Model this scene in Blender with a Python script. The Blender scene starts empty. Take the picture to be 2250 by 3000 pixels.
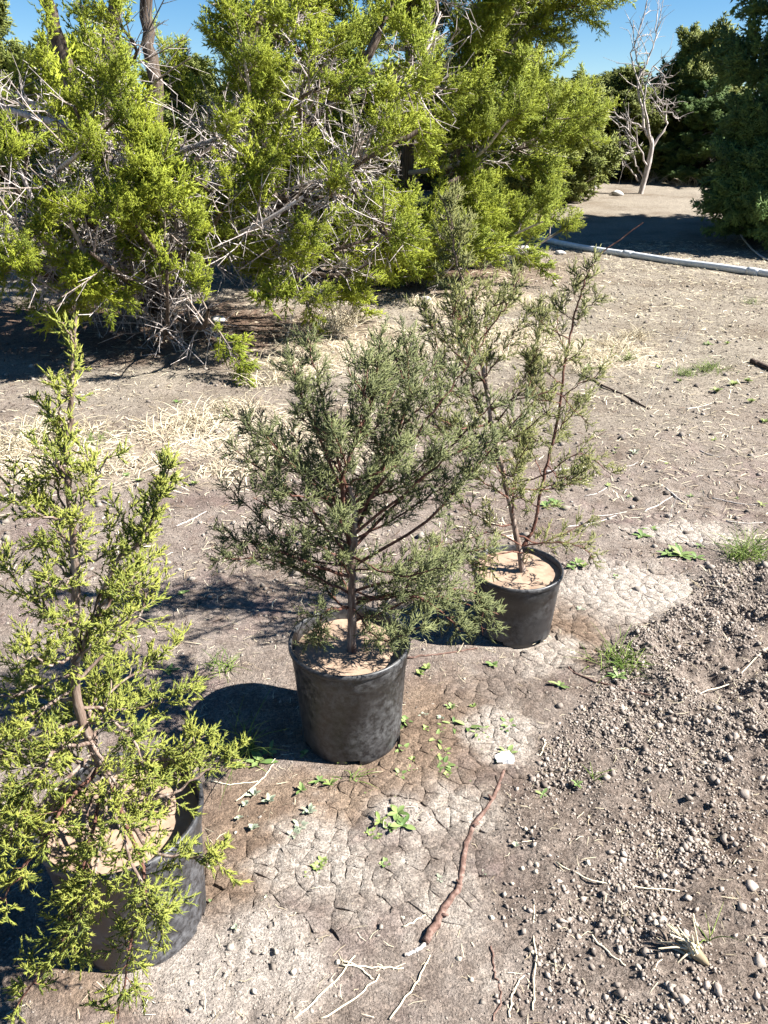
import bpy, math, random
import numpy as np
from mathutils import Vector

# ------------------------------------------------------------------ camera, sky, sun, exposure
SC = bpy.context.scene
COL = SC.collection
CAM_H, PITCH, FPX = 1.77, math.radians(26.0), 2266.0
cam_d = bpy.data.cameras.new('camera')
cam_d.sensor_fit = 'VERTICAL'; cam_d.sensor_height = 24.0; cam_d.lens = 24.0 * FPX / 3000.0
cam_d.clip_start = 0.05; cam_d.clip_end = 2000.0
cam = bpy.data.objects.new('camera', cam_d); COL.objects.link(cam)
cam.location = (0, 0, CAM_H); cam.rotation_euler = (math.pi / 2 - PITCH, 0, 0)
SC.camera = cam

SUN_EL, SUN_AZ = math.radians(44.0), math.radians(-8.0)      # azimuth measured from +X towards +Y
sdir = Vector((math.cos(SUN_EL) * math.cos(SUN_AZ), math.cos(SUN_EL) * math.sin(SUN_AZ), math.sin(SUN_EL)))
world = bpy.data.worlds.new('World'); SC.world = world; world.use_nodes = True
wn = world.node_tree; wn.nodes.clear()
sky = wn.nodes.new('ShaderNodeTexSky'); sky.sky_type = 'NISHITA'; sky.sun_disc = False
sky.sun_elevation = SUN_EL; sky.sun_rotation = math.pi / 2 - SUN_AZ
sky.air_density = 1.0; sky.dust_density = 0.0; sky.ozone_density = 3.0; sky.altitude = 1500
bg = wn.nodes.new('ShaderNodeBackground'); bg.inputs['Strength'].default_value = 0.05
wo = wn.nodes.new('ShaderNodeOutputWorld')
hs = wn.nodes.new('ShaderNodeHueSaturation'); hs.inputs['Saturation'].default_value = 1.3; hs.inputs['Value'].default_value = 0.8
wn.links.new(sky.outputs[0], hs.inputs['Color']); wn.links.new(hs.outputs[0], bg.inputs[0]); wn.links.new(bg.outputs[0], wo.inputs[0])
sun_d = bpy.data.lights.new('sun', 'SUN'); sun_d.energy = 5.0; sun_d.angle = math.radians(0.5); sun_d.color = (1.0, 0.965, 0.905)
sun = bpy.data.objects.new('sun', sun_d); COL.objects.link(sun)
sun.rotation_euler = sdir.to_track_quat('Z', 'Y').to_euler(); sun.location = (8, -1, 8)

vs = SC.view_settings
vs.view_transform = 'Standard'; vs.look = 'None'; vs.gamma = 1.0; vs.use_curve_mapping = False
vs.exposure = 1.85
SC.render.engine = 'CYCLES'
SC.cycles.max_bounces = 6; SC.cycles.diffuse_bounces = 3; SC.cycles.transparent_max_bounces = 4

# ------------------------------------------------------------------ helpers
def ray(px, py):
    v = (py - 1500.0) / FPX; u = (px - 1125.0) / FPX
    return np.array([u, math.cos(PITCH) - v * math.sin(PITCH), -(math.sin(PITCH) + v * math.cos(PITCH))])
def PY(px, py, y):
    d = ray(px, py); t = y / d[1]
    return np.array([d[0] * t, y, CAM_H + d[2] * t])
def vhash(ix, iy, seed):
    h = (ix.astype(np.int64) * 374761393 + iy.astype(np.int64) * 668265263 + seed * 974634777) & 0x7fffffff
    h = ((h ^ (h >> 13)) * 1274126177) & 0x7fffffff
    h = h ^ (h >> 16)
    return (h & 0xffff) / 65535.0
def vnoise(x, y, seed=0):
    ix = np.floor(x); iy = np.floor(y); fx = x - ix; fy = y - iy
    fx = fx * fx * (3 - 2 * fx); fy = fy * fy * (3 - 2 * fy)
    a = vhash(ix, iy, seed); b = vhash(ix + 1, iy, seed); c = vhash(ix, iy + 1, seed); d = vhash(ix + 1, iy + 1, seed)
    return (a * (1 - fx) + b * fx) * (1 - fy) + (c * (1 - fx) + d * fx) * fy - 0.5
def fbm(x, y, octv=3, seed=0):
    s = 0; a = 1.0
    for k in range(octv):
        s = s + a * vnoise(x * 2 ** k, y * 2 ** k, seed + 17 * k); a *= 0.5
    return s
def sstep(a, b, x):
    t = np.clip((x - a) / (b - a), 0, 1); return t * t * (3 - 2 * t)
def nrm(a):
    return a / np.maximum(np.linalg.norm(a, axis=-1, keepdims=True), 1e-9)

def gflat(px, py):
    d = ray(px, py); t = CAM_H / -d[2]; return d[0] * t, d[1] * t
def blob(x, y, px, py, rx, ry, n=0.5, seed=3):
    """soft ellipse on the ground round the point seen at px,py; radii in metres"""
    cx, cy = gflat(px, py)
    d = np.sqrt(((x - cx) / rx) ** 2 + ((y - cy) / ry) ** 2) + n * (1.1 * fbm(x * 3.5, y * 3.5, 2, seed) + .8 * fbm(x * 17, y * 17, 3, seed + 5))
    return 1 - sstep(0.5, 1.25, d)

POTS = {'left': (-0.614, 1.315, 0.19, 0.37), 'centre': (-0.107, 1.985, 0.19, 0.37), 'far': (0.515, 2.59, 0.176, 0.28)}

def zone_dug(x, y):
    e = 0.34 + 0.48 * sstep(1.5, 2.4, y) + 0.55 * sstep(2.35, 2.9, y) + 0.10 * fbm(x * 4, y * 4, 3, 5)
    return sstep(-0.08, 0.12, x - e) * (1 - sstep(2.75, 3.1, y + 0.25 * fbm(x * 3, y * 3, 2, 9) - 0.18 * (x - 1.2)))
def zone_lump(x, y):
    return np.maximum(blob(x, y, 700, 2830, .26, .17, .5, 8), blob(x, y, 1150, 2380, .13, .10, .5, 12) * .8)
def zone_crust(x, y):
    m = blob(x, y, 1830, 1730, .30, .30, .5, 21)
    for q in ((1480, 2170, .12, .13, 22), (1080, 2600, .24, .22, 23), (900, 2520, .13, .11, 24), (1350, 2360, .14, .10, 25), (1960, 1560, .34, .13, 26), (1620, 1900, .16, .14, 27)):
        m = np.maximum(m, blob(x, y, q[0], q[1], q[2], q[3], .9, q[4]))
    return m * (1 - zone_dug(x, y) * .85)
def zone_crack(x, y):
    m = zone_crust(x, y)
    for q in ((1300, 2250, .30, .22, 61), (1150, 2500, .30, .26, 62), (1700, 1800, .34, .36, 63), (800, 2600, .2, .22, 64), (1950, 1500, .4, .2, 65), (1420, 2050, .2, .2, 66)):
        m = np.maximum(m, .9 * blob(x, y, q[0], q[1], q[2], q[3], .8, q[4]))
    return m * (1 - zone_dug(x, y) * .85) * (1 - zone_lump(x, y))
def zone_silt(x, y):
    m = blob(x, y, 1150, 2130, .42, .27, .4, 31)
    for q in ((700, 2500, .16, .33, 32), (1640, 1850, .16, .22, 33), (930, 2330, .25, .12, 34), (500, 2860, .3, .12, 35)):
        m = np.maximum(m, blob(x, y, q[0], q[1], q[2], q[3], .4, q[4]))
    return m
def zone_thatch(x, y):
    m = blob(x, y, 700, 1290, 1.0, .55, .6, 41)
    for q in ((1000, 1010, .75, 1.0, 42), (1500, 1000, .8, .7, 43), (150, 1350, .8, .4, 44), (1780, 1040, .5, .6, 45), (1350, 880, 1.0, .9, 46)):
        m = np.maximum(m, blob(x, y, q[0], q[1], q[2], q[3], .7, q[4]))
    return m
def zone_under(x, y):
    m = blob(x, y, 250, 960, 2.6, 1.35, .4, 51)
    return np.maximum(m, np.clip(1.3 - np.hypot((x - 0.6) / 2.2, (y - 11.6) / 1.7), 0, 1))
CR = .009
def H_raw(x, y):
    return H_top(x, y) - CR * sstep(.38, .6, zone_crack(x, y))
def H_top(x, y):
    x = np.asarray(x, float); y = np.asarray(y, float)
    near = np.ones_like(x)
    for (cx, cy, r, h) in POTS.values():
        near = np.minimum(near, sstep(r * 0.7, r * 1.7, np.hypot(x - cx, y - cy)))
    dug = zone_dug(x, y); lump = zone_lump(x, y)
    z = 0.020 * fbm(x * 2.2, y * 2.2, 3, 1) + 0.007 * fbm(x * 13, y * 13, 3, 2) * (1 - .6 * zone_silt(x, y))
    z = z + dug * ((.035 + .05 * sstep(.8, 1.3, x)) * fbm(x * 6, y * 6, 3, 3) + (.022 + .03 * sstep(.8, 1.3, x)) * np.abs(fbm(x * 22, y * 22, 3, 4)) + .012)
    z = z + lump * (0.016 + 0.030 * np.abs(fbm(x * 24, y * 24, 3, 6)))
    z = z + 0.022 * fbm(x * 5.5, y * 5.5, 3, 14) * sstep(2.9, 4.2, y) * (1 - sstep(14, 20, y))
    z = z * (0.15 + 0.85 * near)
    z = z + 0.92 * sstep(0, 1, (y - 12.5) / 18) + 0.12 * fbm(x * .25, y * .25, 2, 7) * sstep(5, 14, y)
    return z
def axis(lo, hi, a, b, step, gf):
    c = list(np.arange(a, b, step)); s = step; x = c[-1]
    while x < hi: s *= gf; x += s; c.append(x)
    s = step; x = c[0]; left = []
    while x > lo: s *= max(gf, 1.06); x -= s; left.append(x)
    return np.array(left[::-1] + c)
GXS = axis(-260, 260, -1.35, 1.75, .0135, 1.06); GYS = axis(-60, 420, 0.95, 3.1, .0135, 1.027)
GX, GY = np.meshgrid(GXS, GYS); GZ = H_raw(GX.ravel(), GY.ravel()).reshape(GX.shape)
def H(x, y):
    """height of the ground mesh itself, read off its grid"""
    x = np.asarray(x, float); y = np.asarray(y, float)
    i = np.clip(np.searchsorted(GXS, x) - 1, 0, len(GXS) - 2); j = np.clip(np.searchsorted(GYS, y) - 1, 0, len(GYS) - 2)
    u = np.clip((x - GXS[i]) / (GXS[i + 1] - GXS[i]), 0, 1); v = np.clip((y - GYS[j]) / (GYS[j + 1] - GYS[j]), 0, 1)
    return (GZ[j, i] * (1 - u) + GZ[j, i + 1] * u) * (1 - v) + (GZ[j + 1, i] * (1 - u) + GZ[j + 1, i + 1] * u) * v
def h1(x, y):
    return float(H(np.array([x]), np.array([y]))[0])
def G(px, py):
    """where the ground lies that the photograph shows at px,py"""
    d = ray(px, py); t = CAM_H / max(-d[2], 0.03)
    for _ in range(12):
        z = h1(d[0] * t, d[1] * t); t = (CAM_H - z) / max(-d[2], 0.03)
    return np.array([d[0] * t, d[1] * t, h1(d[0] * t, d[1] * t)])

def tag(o, label=None, cat=None, group=None, kind=None):
    if label: o['label'] = label
    if cat: o['category'] = cat
    if group: o['group'] = group
    if kind: o['kind'] = kind
    return o
def empty(name, loc):
    o = bpy.data.objects.new(name, None); COL.objects.link(o); o.location = tuple(loc); o.empty_display_size = 0.05
    return o
def base_of(p):
    b = np.zeros(3)
    while p is not None:
        b += np.array(p.location); p = p.parent
    return b
def mesh_np(name, v, quads=None, tris=None, attrs=None, smooth=False):
    me = bpy.data.meshes.new(name); v = np.asarray(v, np.float32)
    q = np.zeros((0, 4), np.int32) if quads is None else np.asarray(quads, np.int32).reshape(-1, 4)
    t = np.zeros((0, 3), np.int32) if tris is None else np.asarray(tris, np.int32).reshape(-1, 3)
    me.vertices.add(len(v)); me.vertices.foreach_set('co', v.ravel())
    loops = np.concatenate([q.ravel(), t.ravel()]).astype(np.int32)
    me.loops.add(len(loops)); me.loops.foreach_set('vertex_index', loops)
    n = len(q) + len(t); me.polygons.add(n)
    starts = np.concatenate([np.arange(len(q)) * 4, len(q) * 4 + np.arange(len(t)) * 3]).astype(np.int32)
    me.polygons.foreach_set('loop_start', starts)
    if smooth: me.polygons.foreach_set('use_smooth', np.ones(n, bool))
    me.update(calc_edges=True)
    for k, a in (attrs or {}).items():
        a = np.asarray(a, np.float32)
        if a.ndim == 2: me.attributes.new(k, 'FLOAT_VECTOR', 'POINT').data.foreach_set('vector', a.ravel())
        else: me.attributes.new(k, 'FLOAT', 'POINT').data.foreach_set('value', a)
    return me
def obj(name, geo, mat, parent=None, smooth=False):
    """geo = (verts, quads, tris, attrs) in world coordinates -> one mesh object, stored relative to its thing"""
    v, q, t, a = geo
    v = np.asarray(v, float) - base_of(parent)
    org = np.zeros(3)
    if parent is None:
        org = np.array([(v[:, 0].min() + v[:, 0].max()) / 2, (v[:, 1].min() + v[:, 1].max()) / 2, v[:, 2].min()])
        v = v - org
    me = mesh_np(name, v, q, t, a, smooth); me.materials.append(mat)
    o = bpy.data.objects.new(name, me); COL.objects.link(o)
    if parent is None: o.location = tuple(org)
    else: o.parent = parent
    return o
def merge(gs):
    V, Q, T, A = [], [], [], {}; n = 0
    gs = [g for g in gs if g is not None and len(g[0])]
    keys = set(k for g in gs for k in (g[3] or {}))
    for v, q, t, a in gs:
        V.append(v)
        if q is not None and len(q): Q.append(np.asarray(q).reshape(-1, 4) + n)
        if t is not None and len(t): T.append(np.asarray(t).reshape(-1, 3) + n)
        for k in keys: A.setdefault(k, []).append(a[k] if a and k in a else np.zeros(len(v)))
        n += len(v)
    return (np.concatenate(V), np.concatenate(Q) if Q else None, np.concatenate(T) if T else None, {k: np.concatenate(x) for k, x in A.items()})
def frames(tan):
    ref = np.where(np.abs(tan[..., 2:3]) > 0.9, np.array([1.0, 0, 0]), np.array([0, 0, 1.0]))
    u = nrm(np.cross(tan, ref)); return u, np.cross(tan, u)
def tubes(pts, rad, sides=5, rough=0.0, rng=None, caps=False, tint=None):
    """pts (N,K,3), rad (N,K)"""
    pts = np.asarray(pts, float); rad = np.asarray(rad, float)
    N, K, _ = pts.shape
    tan = nrm(np.gradient(pts, axis=1)); u, v = frames(tan)
    a = np.arange(sides) * 2 * math.pi / sides
    r = rad[:, :, None] * np.ones(sides)
    if rough and rng is not None: r = r * (1 + rough * rng.uniform(-1, 1, r.shape))
    ring = pts[:, :, None, :] + r[..., None] * (np.cos(a)[:, None] * u[:, :, None, :] + np.sin(a)[:, None] * v[:, :, None, :])
    base = (np.arange(N)[:, None, None] * K + np.arange(K - 1)[None, :, None]) * sides
    s = np.arange(sides)[None, None, :]; s2 = (s + 1) % sides
    q = np.stack([base + s, base + s2, base + sides + s2, base + sides + s], -1).reshape(-1, 4)
    t = None
    V = ring.reshape(-1, 3)
    if caps:
        i0 = (np.arange(N) * K) * sides; i1 = (np.arange(N) * K + K - 1) * sides
        T = []
        for k in range(1, sides - 1):
            T.append(np.stack([i1, i1 + k, i1 + k + 1], -1)); T.append(np.stack([i0, i0 + k + 1, i0 + k], -1))
        t = np.concatenate(T)
    at = None
    if tint is not None: at = {'tint': np.repeat(np.asarray(tint, float), K * sides)}
    return (V, q, t, at)
def clubs(P, D, L, R, tint):
    n = len(P); u, v = frames(D); a = np.arange(3) * 2 * math.pi / 3
    off = np.cos(a)[None, :, None] * u[:, None, :] + np.sin(a)[None, :, None] * v[:, None, :]
    r0 = P[:, None, :] + .75 * R[:, None, None] * off; r1 = (P + D * (L * .7)[:, None])[:, None, :] + R[:, None, None] * off
    V = np.concatenate([r0, r1, (P + D * L[:, None])[:, None, :]], 1)
    T = np.array([[0, 1, 4], [0, 4, 3], [1, 2, 5], [1, 5, 4], [2, 0, 3], [2, 3, 5], [3, 4, 6], [4, 5, 6], [5, 3, 6]])
    T = (T[None] + (np.arange(n) * 7)[:, None, None]).reshape(-1, 3)
    return (V.reshape(-1, 3), None, T, {'tint': np.repeat(tint, 7), 'tip': np.tile(np.array([0, 0, 0, .7, .7, .7, 1.0]), n)})
def spindles(P, D, L, R, tint, pyramid=False):
    n = len(P); u, v = frames(D)
    a = np.arange(3) * 2 * math.pi / 3
    mid = P + (0 if pyramid else 0.4) * (D * L[:, None])
    ring = mid[:, None, :] + R[:, None, None] * (np.cos(a)[None, :, None] * u[:, None, :] + np.sin(a)[None, :, None] * v[:, None, :])
    tip = (P + D * L[:, None])[:, None, :]
    if pyramid:
        V = np.concatenate([ring, tip], 1); k = 4
        T = [[0, 1, 3], [1, 2, 3], [2, 0, 3]]
        w = np.array([0, 0, 0, 1.0])
    else:
        V = np.concatenate([ring, tip, P[:, None, :]], 1); k = 5
        T = [[0, 1, 3], [1, 2, 3], [2, 0, 3], [1, 0, 4], [2, 1, 4], [0, 2, 4]]
        w = np.array([.45, .45, .45, 1.0, 0])
    T = (np.array(T)[None] + (np.arange(n) * k)[:, None, None]).reshape(-1, 3)
    return (V.reshape(-1, 3), None, T, {'tint': np.repeat(tint, k), 'tip': np.tile(w, n)})
def bez(pts, K):
    """smooth polyline through control points (Catmull-Rom), K samples"""
    p = np.asarray(pts, float)
    if len(p) == 2: p = np.array([p[0], (p[0] + p[1]) / 2, p[1]])
    e = np.concatenate([[2 * p[0] - p[1]], p, [2 * p[-1] - p[-2]]])
    out = []
    for s in np.linspace(0, len(p) - 1, K):
        i = min(int(s), len(p) - 2); t = s - i
        a, b, c, d = e[i], e[i + 1], e[i + 2], e[i + 3]
        out.append(0.5 * (2 * b + (c - a) * t + (2 * a - 5 * b + 4 * c - d) * t * t + (3 * b - a - 3 * c + d) * t ** 3))
    return np.array(out)
def sample(pts, idx, t):
    K = pts.shape[1]; f = np.clip(t, 0, 0.9999) * (K - 1); i = f.astype(int); w = (f - i)[:, None]
    a = pts[idx, i]; b = pts[idx, i + 1]
    return a * (1 - w) + b * w, nrm(b - a)
def grow(pts, rng, n, t0, t1, ang, lo, hi, K=4, up=0.0, bend=0.15, taper=0.0, flat=None, jit=0.25):
    """n children on each parent polyline; returns (pts, length, parent index, t)"""
    N = pts.shape[0]; idx = np.repeat(np.arange(N), n)
    t = np.tile((np.arange(n) + 0.5) / n, N) + rng.uniform(-.5, .5, N * n) / n
    t = t0 + (t1 - t0) * t
    p, tan = sample(pts, idx, t)
    u, v = frames(tan)
    if flat is None: phi = np.tile(np.arange(n) * 2.4, N) + rng.uniform(0, 6.28, N)[idx] + rng.normal(0, .4, N * n)
    else: phi = np.where(np.tile(np.arange(n) % 2, N) > 0, 0, math.pi) + flat * rng.normal(0, 1, N * n)
    perp = np.cos(phi)[:, None] * u + np.sin(phi)[:, None] * v
    a = ang + rng.normal(0, jit, N * n)
    d = np.cos(a)[:, None] * tan + np.sin(a)[:, None] * perp; d[:, 2] += up
    d = nrm(d)
    L = rng.uniform(lo, hi, N * n) * (1 - taper * (t - t0) / max(t1 - t0, 1e-6))
    s = np.linspace(0, 1, K)
    bv = rng.normal(0, bend, (N * n, 3)); bv[:, 2] += up * .6
    P = p[:, None, :] + L[:, None, None] * (d[:, None, :] * s[None, :, None] + bv[:, None, :] * (s ** 2)[None, :, None])
    return P, L, idx, t
def strokes(pts, rng, n, t0, t1, ang, lo, hi, jit=.3, up=0.0):
    N = pts.shape[0]; idx = np.repeat(np.arange(N), n)
    t = t0 + (t1 - t0) * (np.tile((np.arange(n) + .5) / n, N) + rng.uniform(-.5, .5, N * n) / n)
    p, tan = sample(pts, idx, t); u, v = frames(tan)
    phi = np.tile(np.arange(n) * 2.6, N) + rng.uniform(0, 6.28, N)[idx] + rng.normal(0, .5, N * n)
    a = (ang + rng.normal(0, jit, N * n)) * (1.05 - .75 * np.clip(t, 0, 1) ** 4)
    d = np.cos(a)[:, None] * tan + np.sin(a)[:, None] * (np.cos(phi)[:, None] * u + np.sin(phi)[:, None] * v)
    d[:, 2] += up
    return p, nrm(d), rng.uniform(lo, hi, N * n), idx

# ------------------------------------------------------------------ materials
def newmat(name):
    m = bpy.data.materials.new(name); m.use_nodes = True
    nt = m.node_tree; b = nt.nodes['Principled BSDF']; return m, nt, b
def N_(nt, t, **kw):
    n = nt.nodes.new(t)
    for k, v in kw.items(): setattr(n, k, v)
    return n
def ramp(nt, fac, stops):
    r = N_(nt, 'ShaderNodeValToRGB'); e = r.color_ramp.elements
    while len(e) < len(stops): e.new(0.5)
    for i, (p, c) in enumerate(stops): e[i].position = p; e[i].color = (*c, 1)
    nt.links.new(fac, r.inputs[0]); return r.outputs[0]
def noise(nt, scale, detail=4, rough=.55, vec=None, out=0):
    n = N_(nt, 'ShaderNodeTexNoise'); n.inputs['Scale'].default_value = scale; n.inputs['Detail'].default_value = detail; n.inputs['Roughness'].default_value = rough
    if vec is not None: nt.links.new(vec, n.inputs['Vector'])
    return n.outputs[out]
def mixc(nt, fac, a, b, mode='MIX'):
    m = N_(nt, 'ShaderNodeMix', data_type='RGBA', blend_type=mode)
    for s, x in ((m.inputs[0], fac), (m.inputs[6], a), (m.inputs[7], b)):
        if isinstance(x, (int, float)): s.default_value = x
        elif isinstance(x, tuple): s.default_value = (*x, 1)
        else: nt.links.new(x, s)
    return m.outputs[2]
def attr(nt, name):
    return N_(nt, 'ShaderNodeAttribute', attribute_name=name).outputs['Fac']
def mathn(nt, op, a, b=None, clamp=False):
    m = N_(nt, 'ShaderNodeMath', operation=op, use_clamp=clamp)
    for s, x in ((m.inputs[0], a), (m.inputs[1], b)):
        if x is None: continue
        if isinstance(x, (int, float)): s.default_value = x
        else: nt.links.new(x, s)
    return m.outputs[0]
def bump(nt, b, h, strength=.5, dist=.01, prev=None):
    n = N_(nt, 'ShaderNodeBump'); n.inputs['Strength'].default_value = strength; n.inputs['Distance'].default_value = dist
    nt.links.new(h, n.inputs['Height'])
    if prev is not None: nt.links.new(prev, n.inputs['Normal'])
    nt.links.new(n.outputs[0], b.inputs['Normal']); return n.outputs[0]
def pos(nt):
    return N_(nt, 'ShaderNodeNewGeometry').outputs['Position']

def leaf_mat(name, dark, mid, light, tipc, trans=.22):
    m, nt, b = newmat(name)
    it = N_(nt, 'ShaderNodeAttribute', attribute_name='itint', attribute_type='INSTANCER').outputs['Fac']
    c = ramp(nt, mathn(nt, 'ADD', attr(nt, 'tint'), it), [(0.0, dark), (0.45, mid), (0.85, light)])
    c = mixc(nt, mathn(nt, 'MULTIPLY', attr(nt, 'tip'), .55), c, tipc)
    nt.links.new(c, b.inputs['Base Color']); b.inputs['Roughness'].default_value = .55; b.inputs['Specular IOR Level'].default_value = .3
    tr = N_(nt, 'ShaderNodeBsdfTranslucent'); nt.links.new(c, tr.inputs[0])
    mx = N_(nt, 'ShaderNodeMixShader'); mx.inputs[0].default_value = trans
    o = nt.nodes['Material Output']
    nt.links.new(b.outputs[0], mx.inputs[1]); nt.links.new(tr.outputs[0], mx.inputs[2]); nt.links.new(mx.outputs[0], o.inputs[0])
    return m
def bark_mat(name, a, bcol, c, stretch=(40, 40, 5), rough=.9, bs=.6):
    m, nt, b = newmat(name)
    mp = N_(nt, 'ShaderNodeMapping'); mp.inputs['Scale'].default_value = stretch; nt.links.new(pos(nt), mp.inputs[0])
    n = noise(nt, 1.0, 5, .6, mp.outputs[0])
    nt.links.new(ramp(nt, n, [(0.3, a), (0.5, bcol), (0.72, c)]), b.inputs['Base Color'])
    b.inputs['Roughness'].default_value = rough; b.inputs['Specular IOR Level'].default_value = .15
    bump(nt, b, n, bs, .006); return m
def plain_mat(name, a, c, scale=60, rough=.85, bs=.3, tint=False, spec=.2):
    m, nt, b = newmat(name)
    f = attr(nt, 'tint') if tint else noise(nt, scale, 4, .6, pos(nt))
    nt.links.new(ramp(nt, f, [(0.25 if not tint else 0.0, a), (0.75 if not tint else 1.0, c)]), b.inputs['Base Color'])
    b.inputs['Roughness'].default_value = rough; b.inputs['Specular IOR Level'].default_value = spec
    if bs: bump(nt, b, noise(nt, scale * 2, 4, .6, pos(nt)), bs, .003)
    return m

M = {}
M['leaf_left'] = leaf_mat('leaf_left', (0.050, 0.090, 0.022), (0.182, 0.226, 0.037), (0.297, 0.314, 0.055), (0.396, 0.385, 0.083), .28)
M['leaf_centre'] = leaf_mat('leaf_centre', (.034, .048, .020), (.098, .115, .044), (.185, .20, .078), (.25, .265, .10), .2)
M['leaf_far'] = leaf_mat('leaf_far', (.045, .058, .018), (.125, .140, .040), (.21, .215, .062), (.27, .26, .085), .24)
M['leaf_tree'] = leaf_mat('leaf_tree', (0.071, 0.121, 0.014), (0.227, 0.291, 0.028), (0.376, 0.426, 0.040), (0.440, 0.454, 0.050), .42)
M['leaf_painted_shade'] = leaf_mat('leaf_painted_shade', (0.040, 0.086, 0.030), (0.086, 0.158, 0.046), (0.174, 0.267, 0.070), (0.226, 0.304, 0.082), .22)  # leaf colour darkened to carry the shade on the tree's near side
M['leaf_back'] = leaf_mat('leaf_back', (0.054, 0.084, 0.017), (0.150, 0.186, 0.034), (0.246, 0.270, 0.054), (0.276, 0.288, 0.066), .3)
M['bark'] = bark_mat('bark', (.035, .025, .019), (.085, .064, .050), (.20, .165, .135), (60, 60, 5))
M['bark_young'] = bark_mat('bark_young', (.07, .04, .03), (.20, .145, .115), (.40, .34, .29), (90, 90, 14))
M['bark_red'] = bark_mat('bark_red', (.05, .022, .016), (.13, .062, .045), (.22, .13, .10), (90, 90, 16))
M['twig'] = bark_mat('twig', (.10, .075, .06), (.23, .185, .155), (.38, .33, .29), (120, 120, 30), .85, .3)
M['dead'] = bark_mat('dead', (0.200, 0.169, 0.150), (0.413, 0.362, 0.338), (0.650, 0.600, 0.562), (50, 50, 12), .85, .4)

def ground_mat():
    m, nt, b = newmat('soil_ground'); P = pos(nt)
    n1 = noise(nt, 3.0, 5, .6, P); n2 = noise(nt, 38, 5, .65, P); n3 = noise(nt, 170, 4, .7, P); n4 = noise(nt, 11, 4, .6, P)
    base = ramp(nt, n4, [(0.3, (0.150, 0.119, 0.100)), (0.5, (0.209, 0.174, 0.150)), (0.7, (0.254, 0.219, 0.193))])
    pinkf = ramp(nt, n1, [(0.50, (0, 0, 0)), (0.66, (1, 1, 1))])
    base = mixc(nt, mathn(nt, 'MULTIPLY', pinkf, .55), base, (0.188, 0.135, 0.132))
    crust = ramp(nt, n2, [(0.3, (0.282, 0.239, 0.205)), (0.6, (0.393, 0.354, 0.314)), (0.8, (0.453, 0.427, 0.401))])
    silt = ramp(nt, n4, [(0.3, (0.166, 0.120, 0.090)), (0.7, (0.241, 0.183, 0.137))])
    dug = ramp(nt, n2, [(0.25, (0.120, 0.094, 0.078)), (0.5, (0.220, 0.181, 0.155)), (0.8, (0.328, 0.283, 0.244))])
    th = ramp(nt, n2, [(0.25, (0.269, 0.222, 0.171)), (0.6, (0.415, 0.357, 0.280)), (0.85, (0.517, 0.466, 0.372))])
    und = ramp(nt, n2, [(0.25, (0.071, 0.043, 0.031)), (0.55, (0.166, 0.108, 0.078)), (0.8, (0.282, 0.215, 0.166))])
    farc = ramp(nt, n2, [(0.25, (0.156, 0.133, 0.104)), (0.55, (0.238, 0.209, 0.171)), (0.8, (0.298, 0.266, 0.226))])
    c = mixc(nt, attr(nt, 'far'), base, farc)
    c = mixc(nt, attr(nt, 'silt'), c, silt); c = mixc(nt, attr(nt, 'crust'), c, crust); c = mixc(nt, attr(nt, 'thatch'), c, th)
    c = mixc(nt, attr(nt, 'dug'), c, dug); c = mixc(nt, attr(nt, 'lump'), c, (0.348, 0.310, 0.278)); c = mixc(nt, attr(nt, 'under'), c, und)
    n5 = noise(nt, 1.1, 4, .6, P)
    c = mixc(nt, 1.0, c, ramp(nt, n5, [(0.32, (.72, .67, .63)), (0.5, (1, .99, .98)), (0.7, (1.16, 1.16, 1.15))]), 'MULTIPLY')
    spk = ramp(nt, n3, [(0.34, (.55, .54, .53)), (0.5, (1, 1, 1)), (0.66, (1.35, 1.33, 1.3))])
    c = mixc(nt, 1.0, c, spk, 'MULTIPLY')
    vc = N_(nt, 'ShaderNodeTexVoronoi', feature='F1'); vc.inputs['Scale'].default_value = 105; nt.links.new(P, vc.inputs['Vector'])
    sep = N_(nt, 'ShaderNodeSeparateColor'); nt.links.new(vc.outputs['Color'], sep.inputs[0])
    c = mixc(nt, .8, c, ramp(nt, sep.outputs[0], [(0.0, (.72, .71, .70)), (.6, (1, 1, 1)), (1.0, (1.35, 1.33, 1.3))]), 'MULTIPLY')
    nt.links.new(c, b.inputs['Base Color']); b.inputs['Roughness'].default_value = .95; b.inputs['Specular IOR Level'].default_value = .1
    vo = N_(nt, 'ShaderNodeTexVoronoi', feature='F1'); vo.inputs['Scale'].default_value = 105; nt.links.new(P, vo.inputs['Vector'])
    vo2 = N_(nt, 'ShaderNodeTexVoronoi', feature='F1'); vo2.inputs['Scale'].default_value = 52; nt.links.new(P, vo2.inputs['Vector'])
    gr = mathn(nt, 'ADD', mathn(nt, 'MULTIPLY', vo.outputs['Distance'], -.6), mathn(nt, 'MULTIPLY', vo2.outputs['Distance'], -.8))
    gr = mathn(nt, 'MULTIPLY', gr, mathn(nt, 'ADD', mathn(nt, 'MULTIPLY', attr(nt, 'dug'), .75), mathn(nt, 'MULTIPLY', mathn(nt, 'SUBTRACT', 1.0, attr(nt, 'silt')), .25)))
    p = bump(nt, b, gr, 1.0, .016)
    p = bump(nt, b, n2, .8, .016, p)
    p = bump(nt, b, n3, 1.0, .009, p)
    return m
M['ground'] = ground_mat()
M['clod'] = plain_mat('clod', (0.102, 0.083, 0.069), (0.284, 0.248, 0.212), rough=.95, bs=.3, tint=True, scale=150)
M['clod_dug'] = plain_mat('clod_dug', (0.115, 0.092, 0.077), (0.378, 0.325, 0.278), rough=.95, bs=.3, tint=True, scale=150)
M['crust'] = plain_mat('crust', (0.288, 0.244, 0.205), (0.463, 0.428, 0.384), rough=.95, bs=.5, scale=70)
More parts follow.
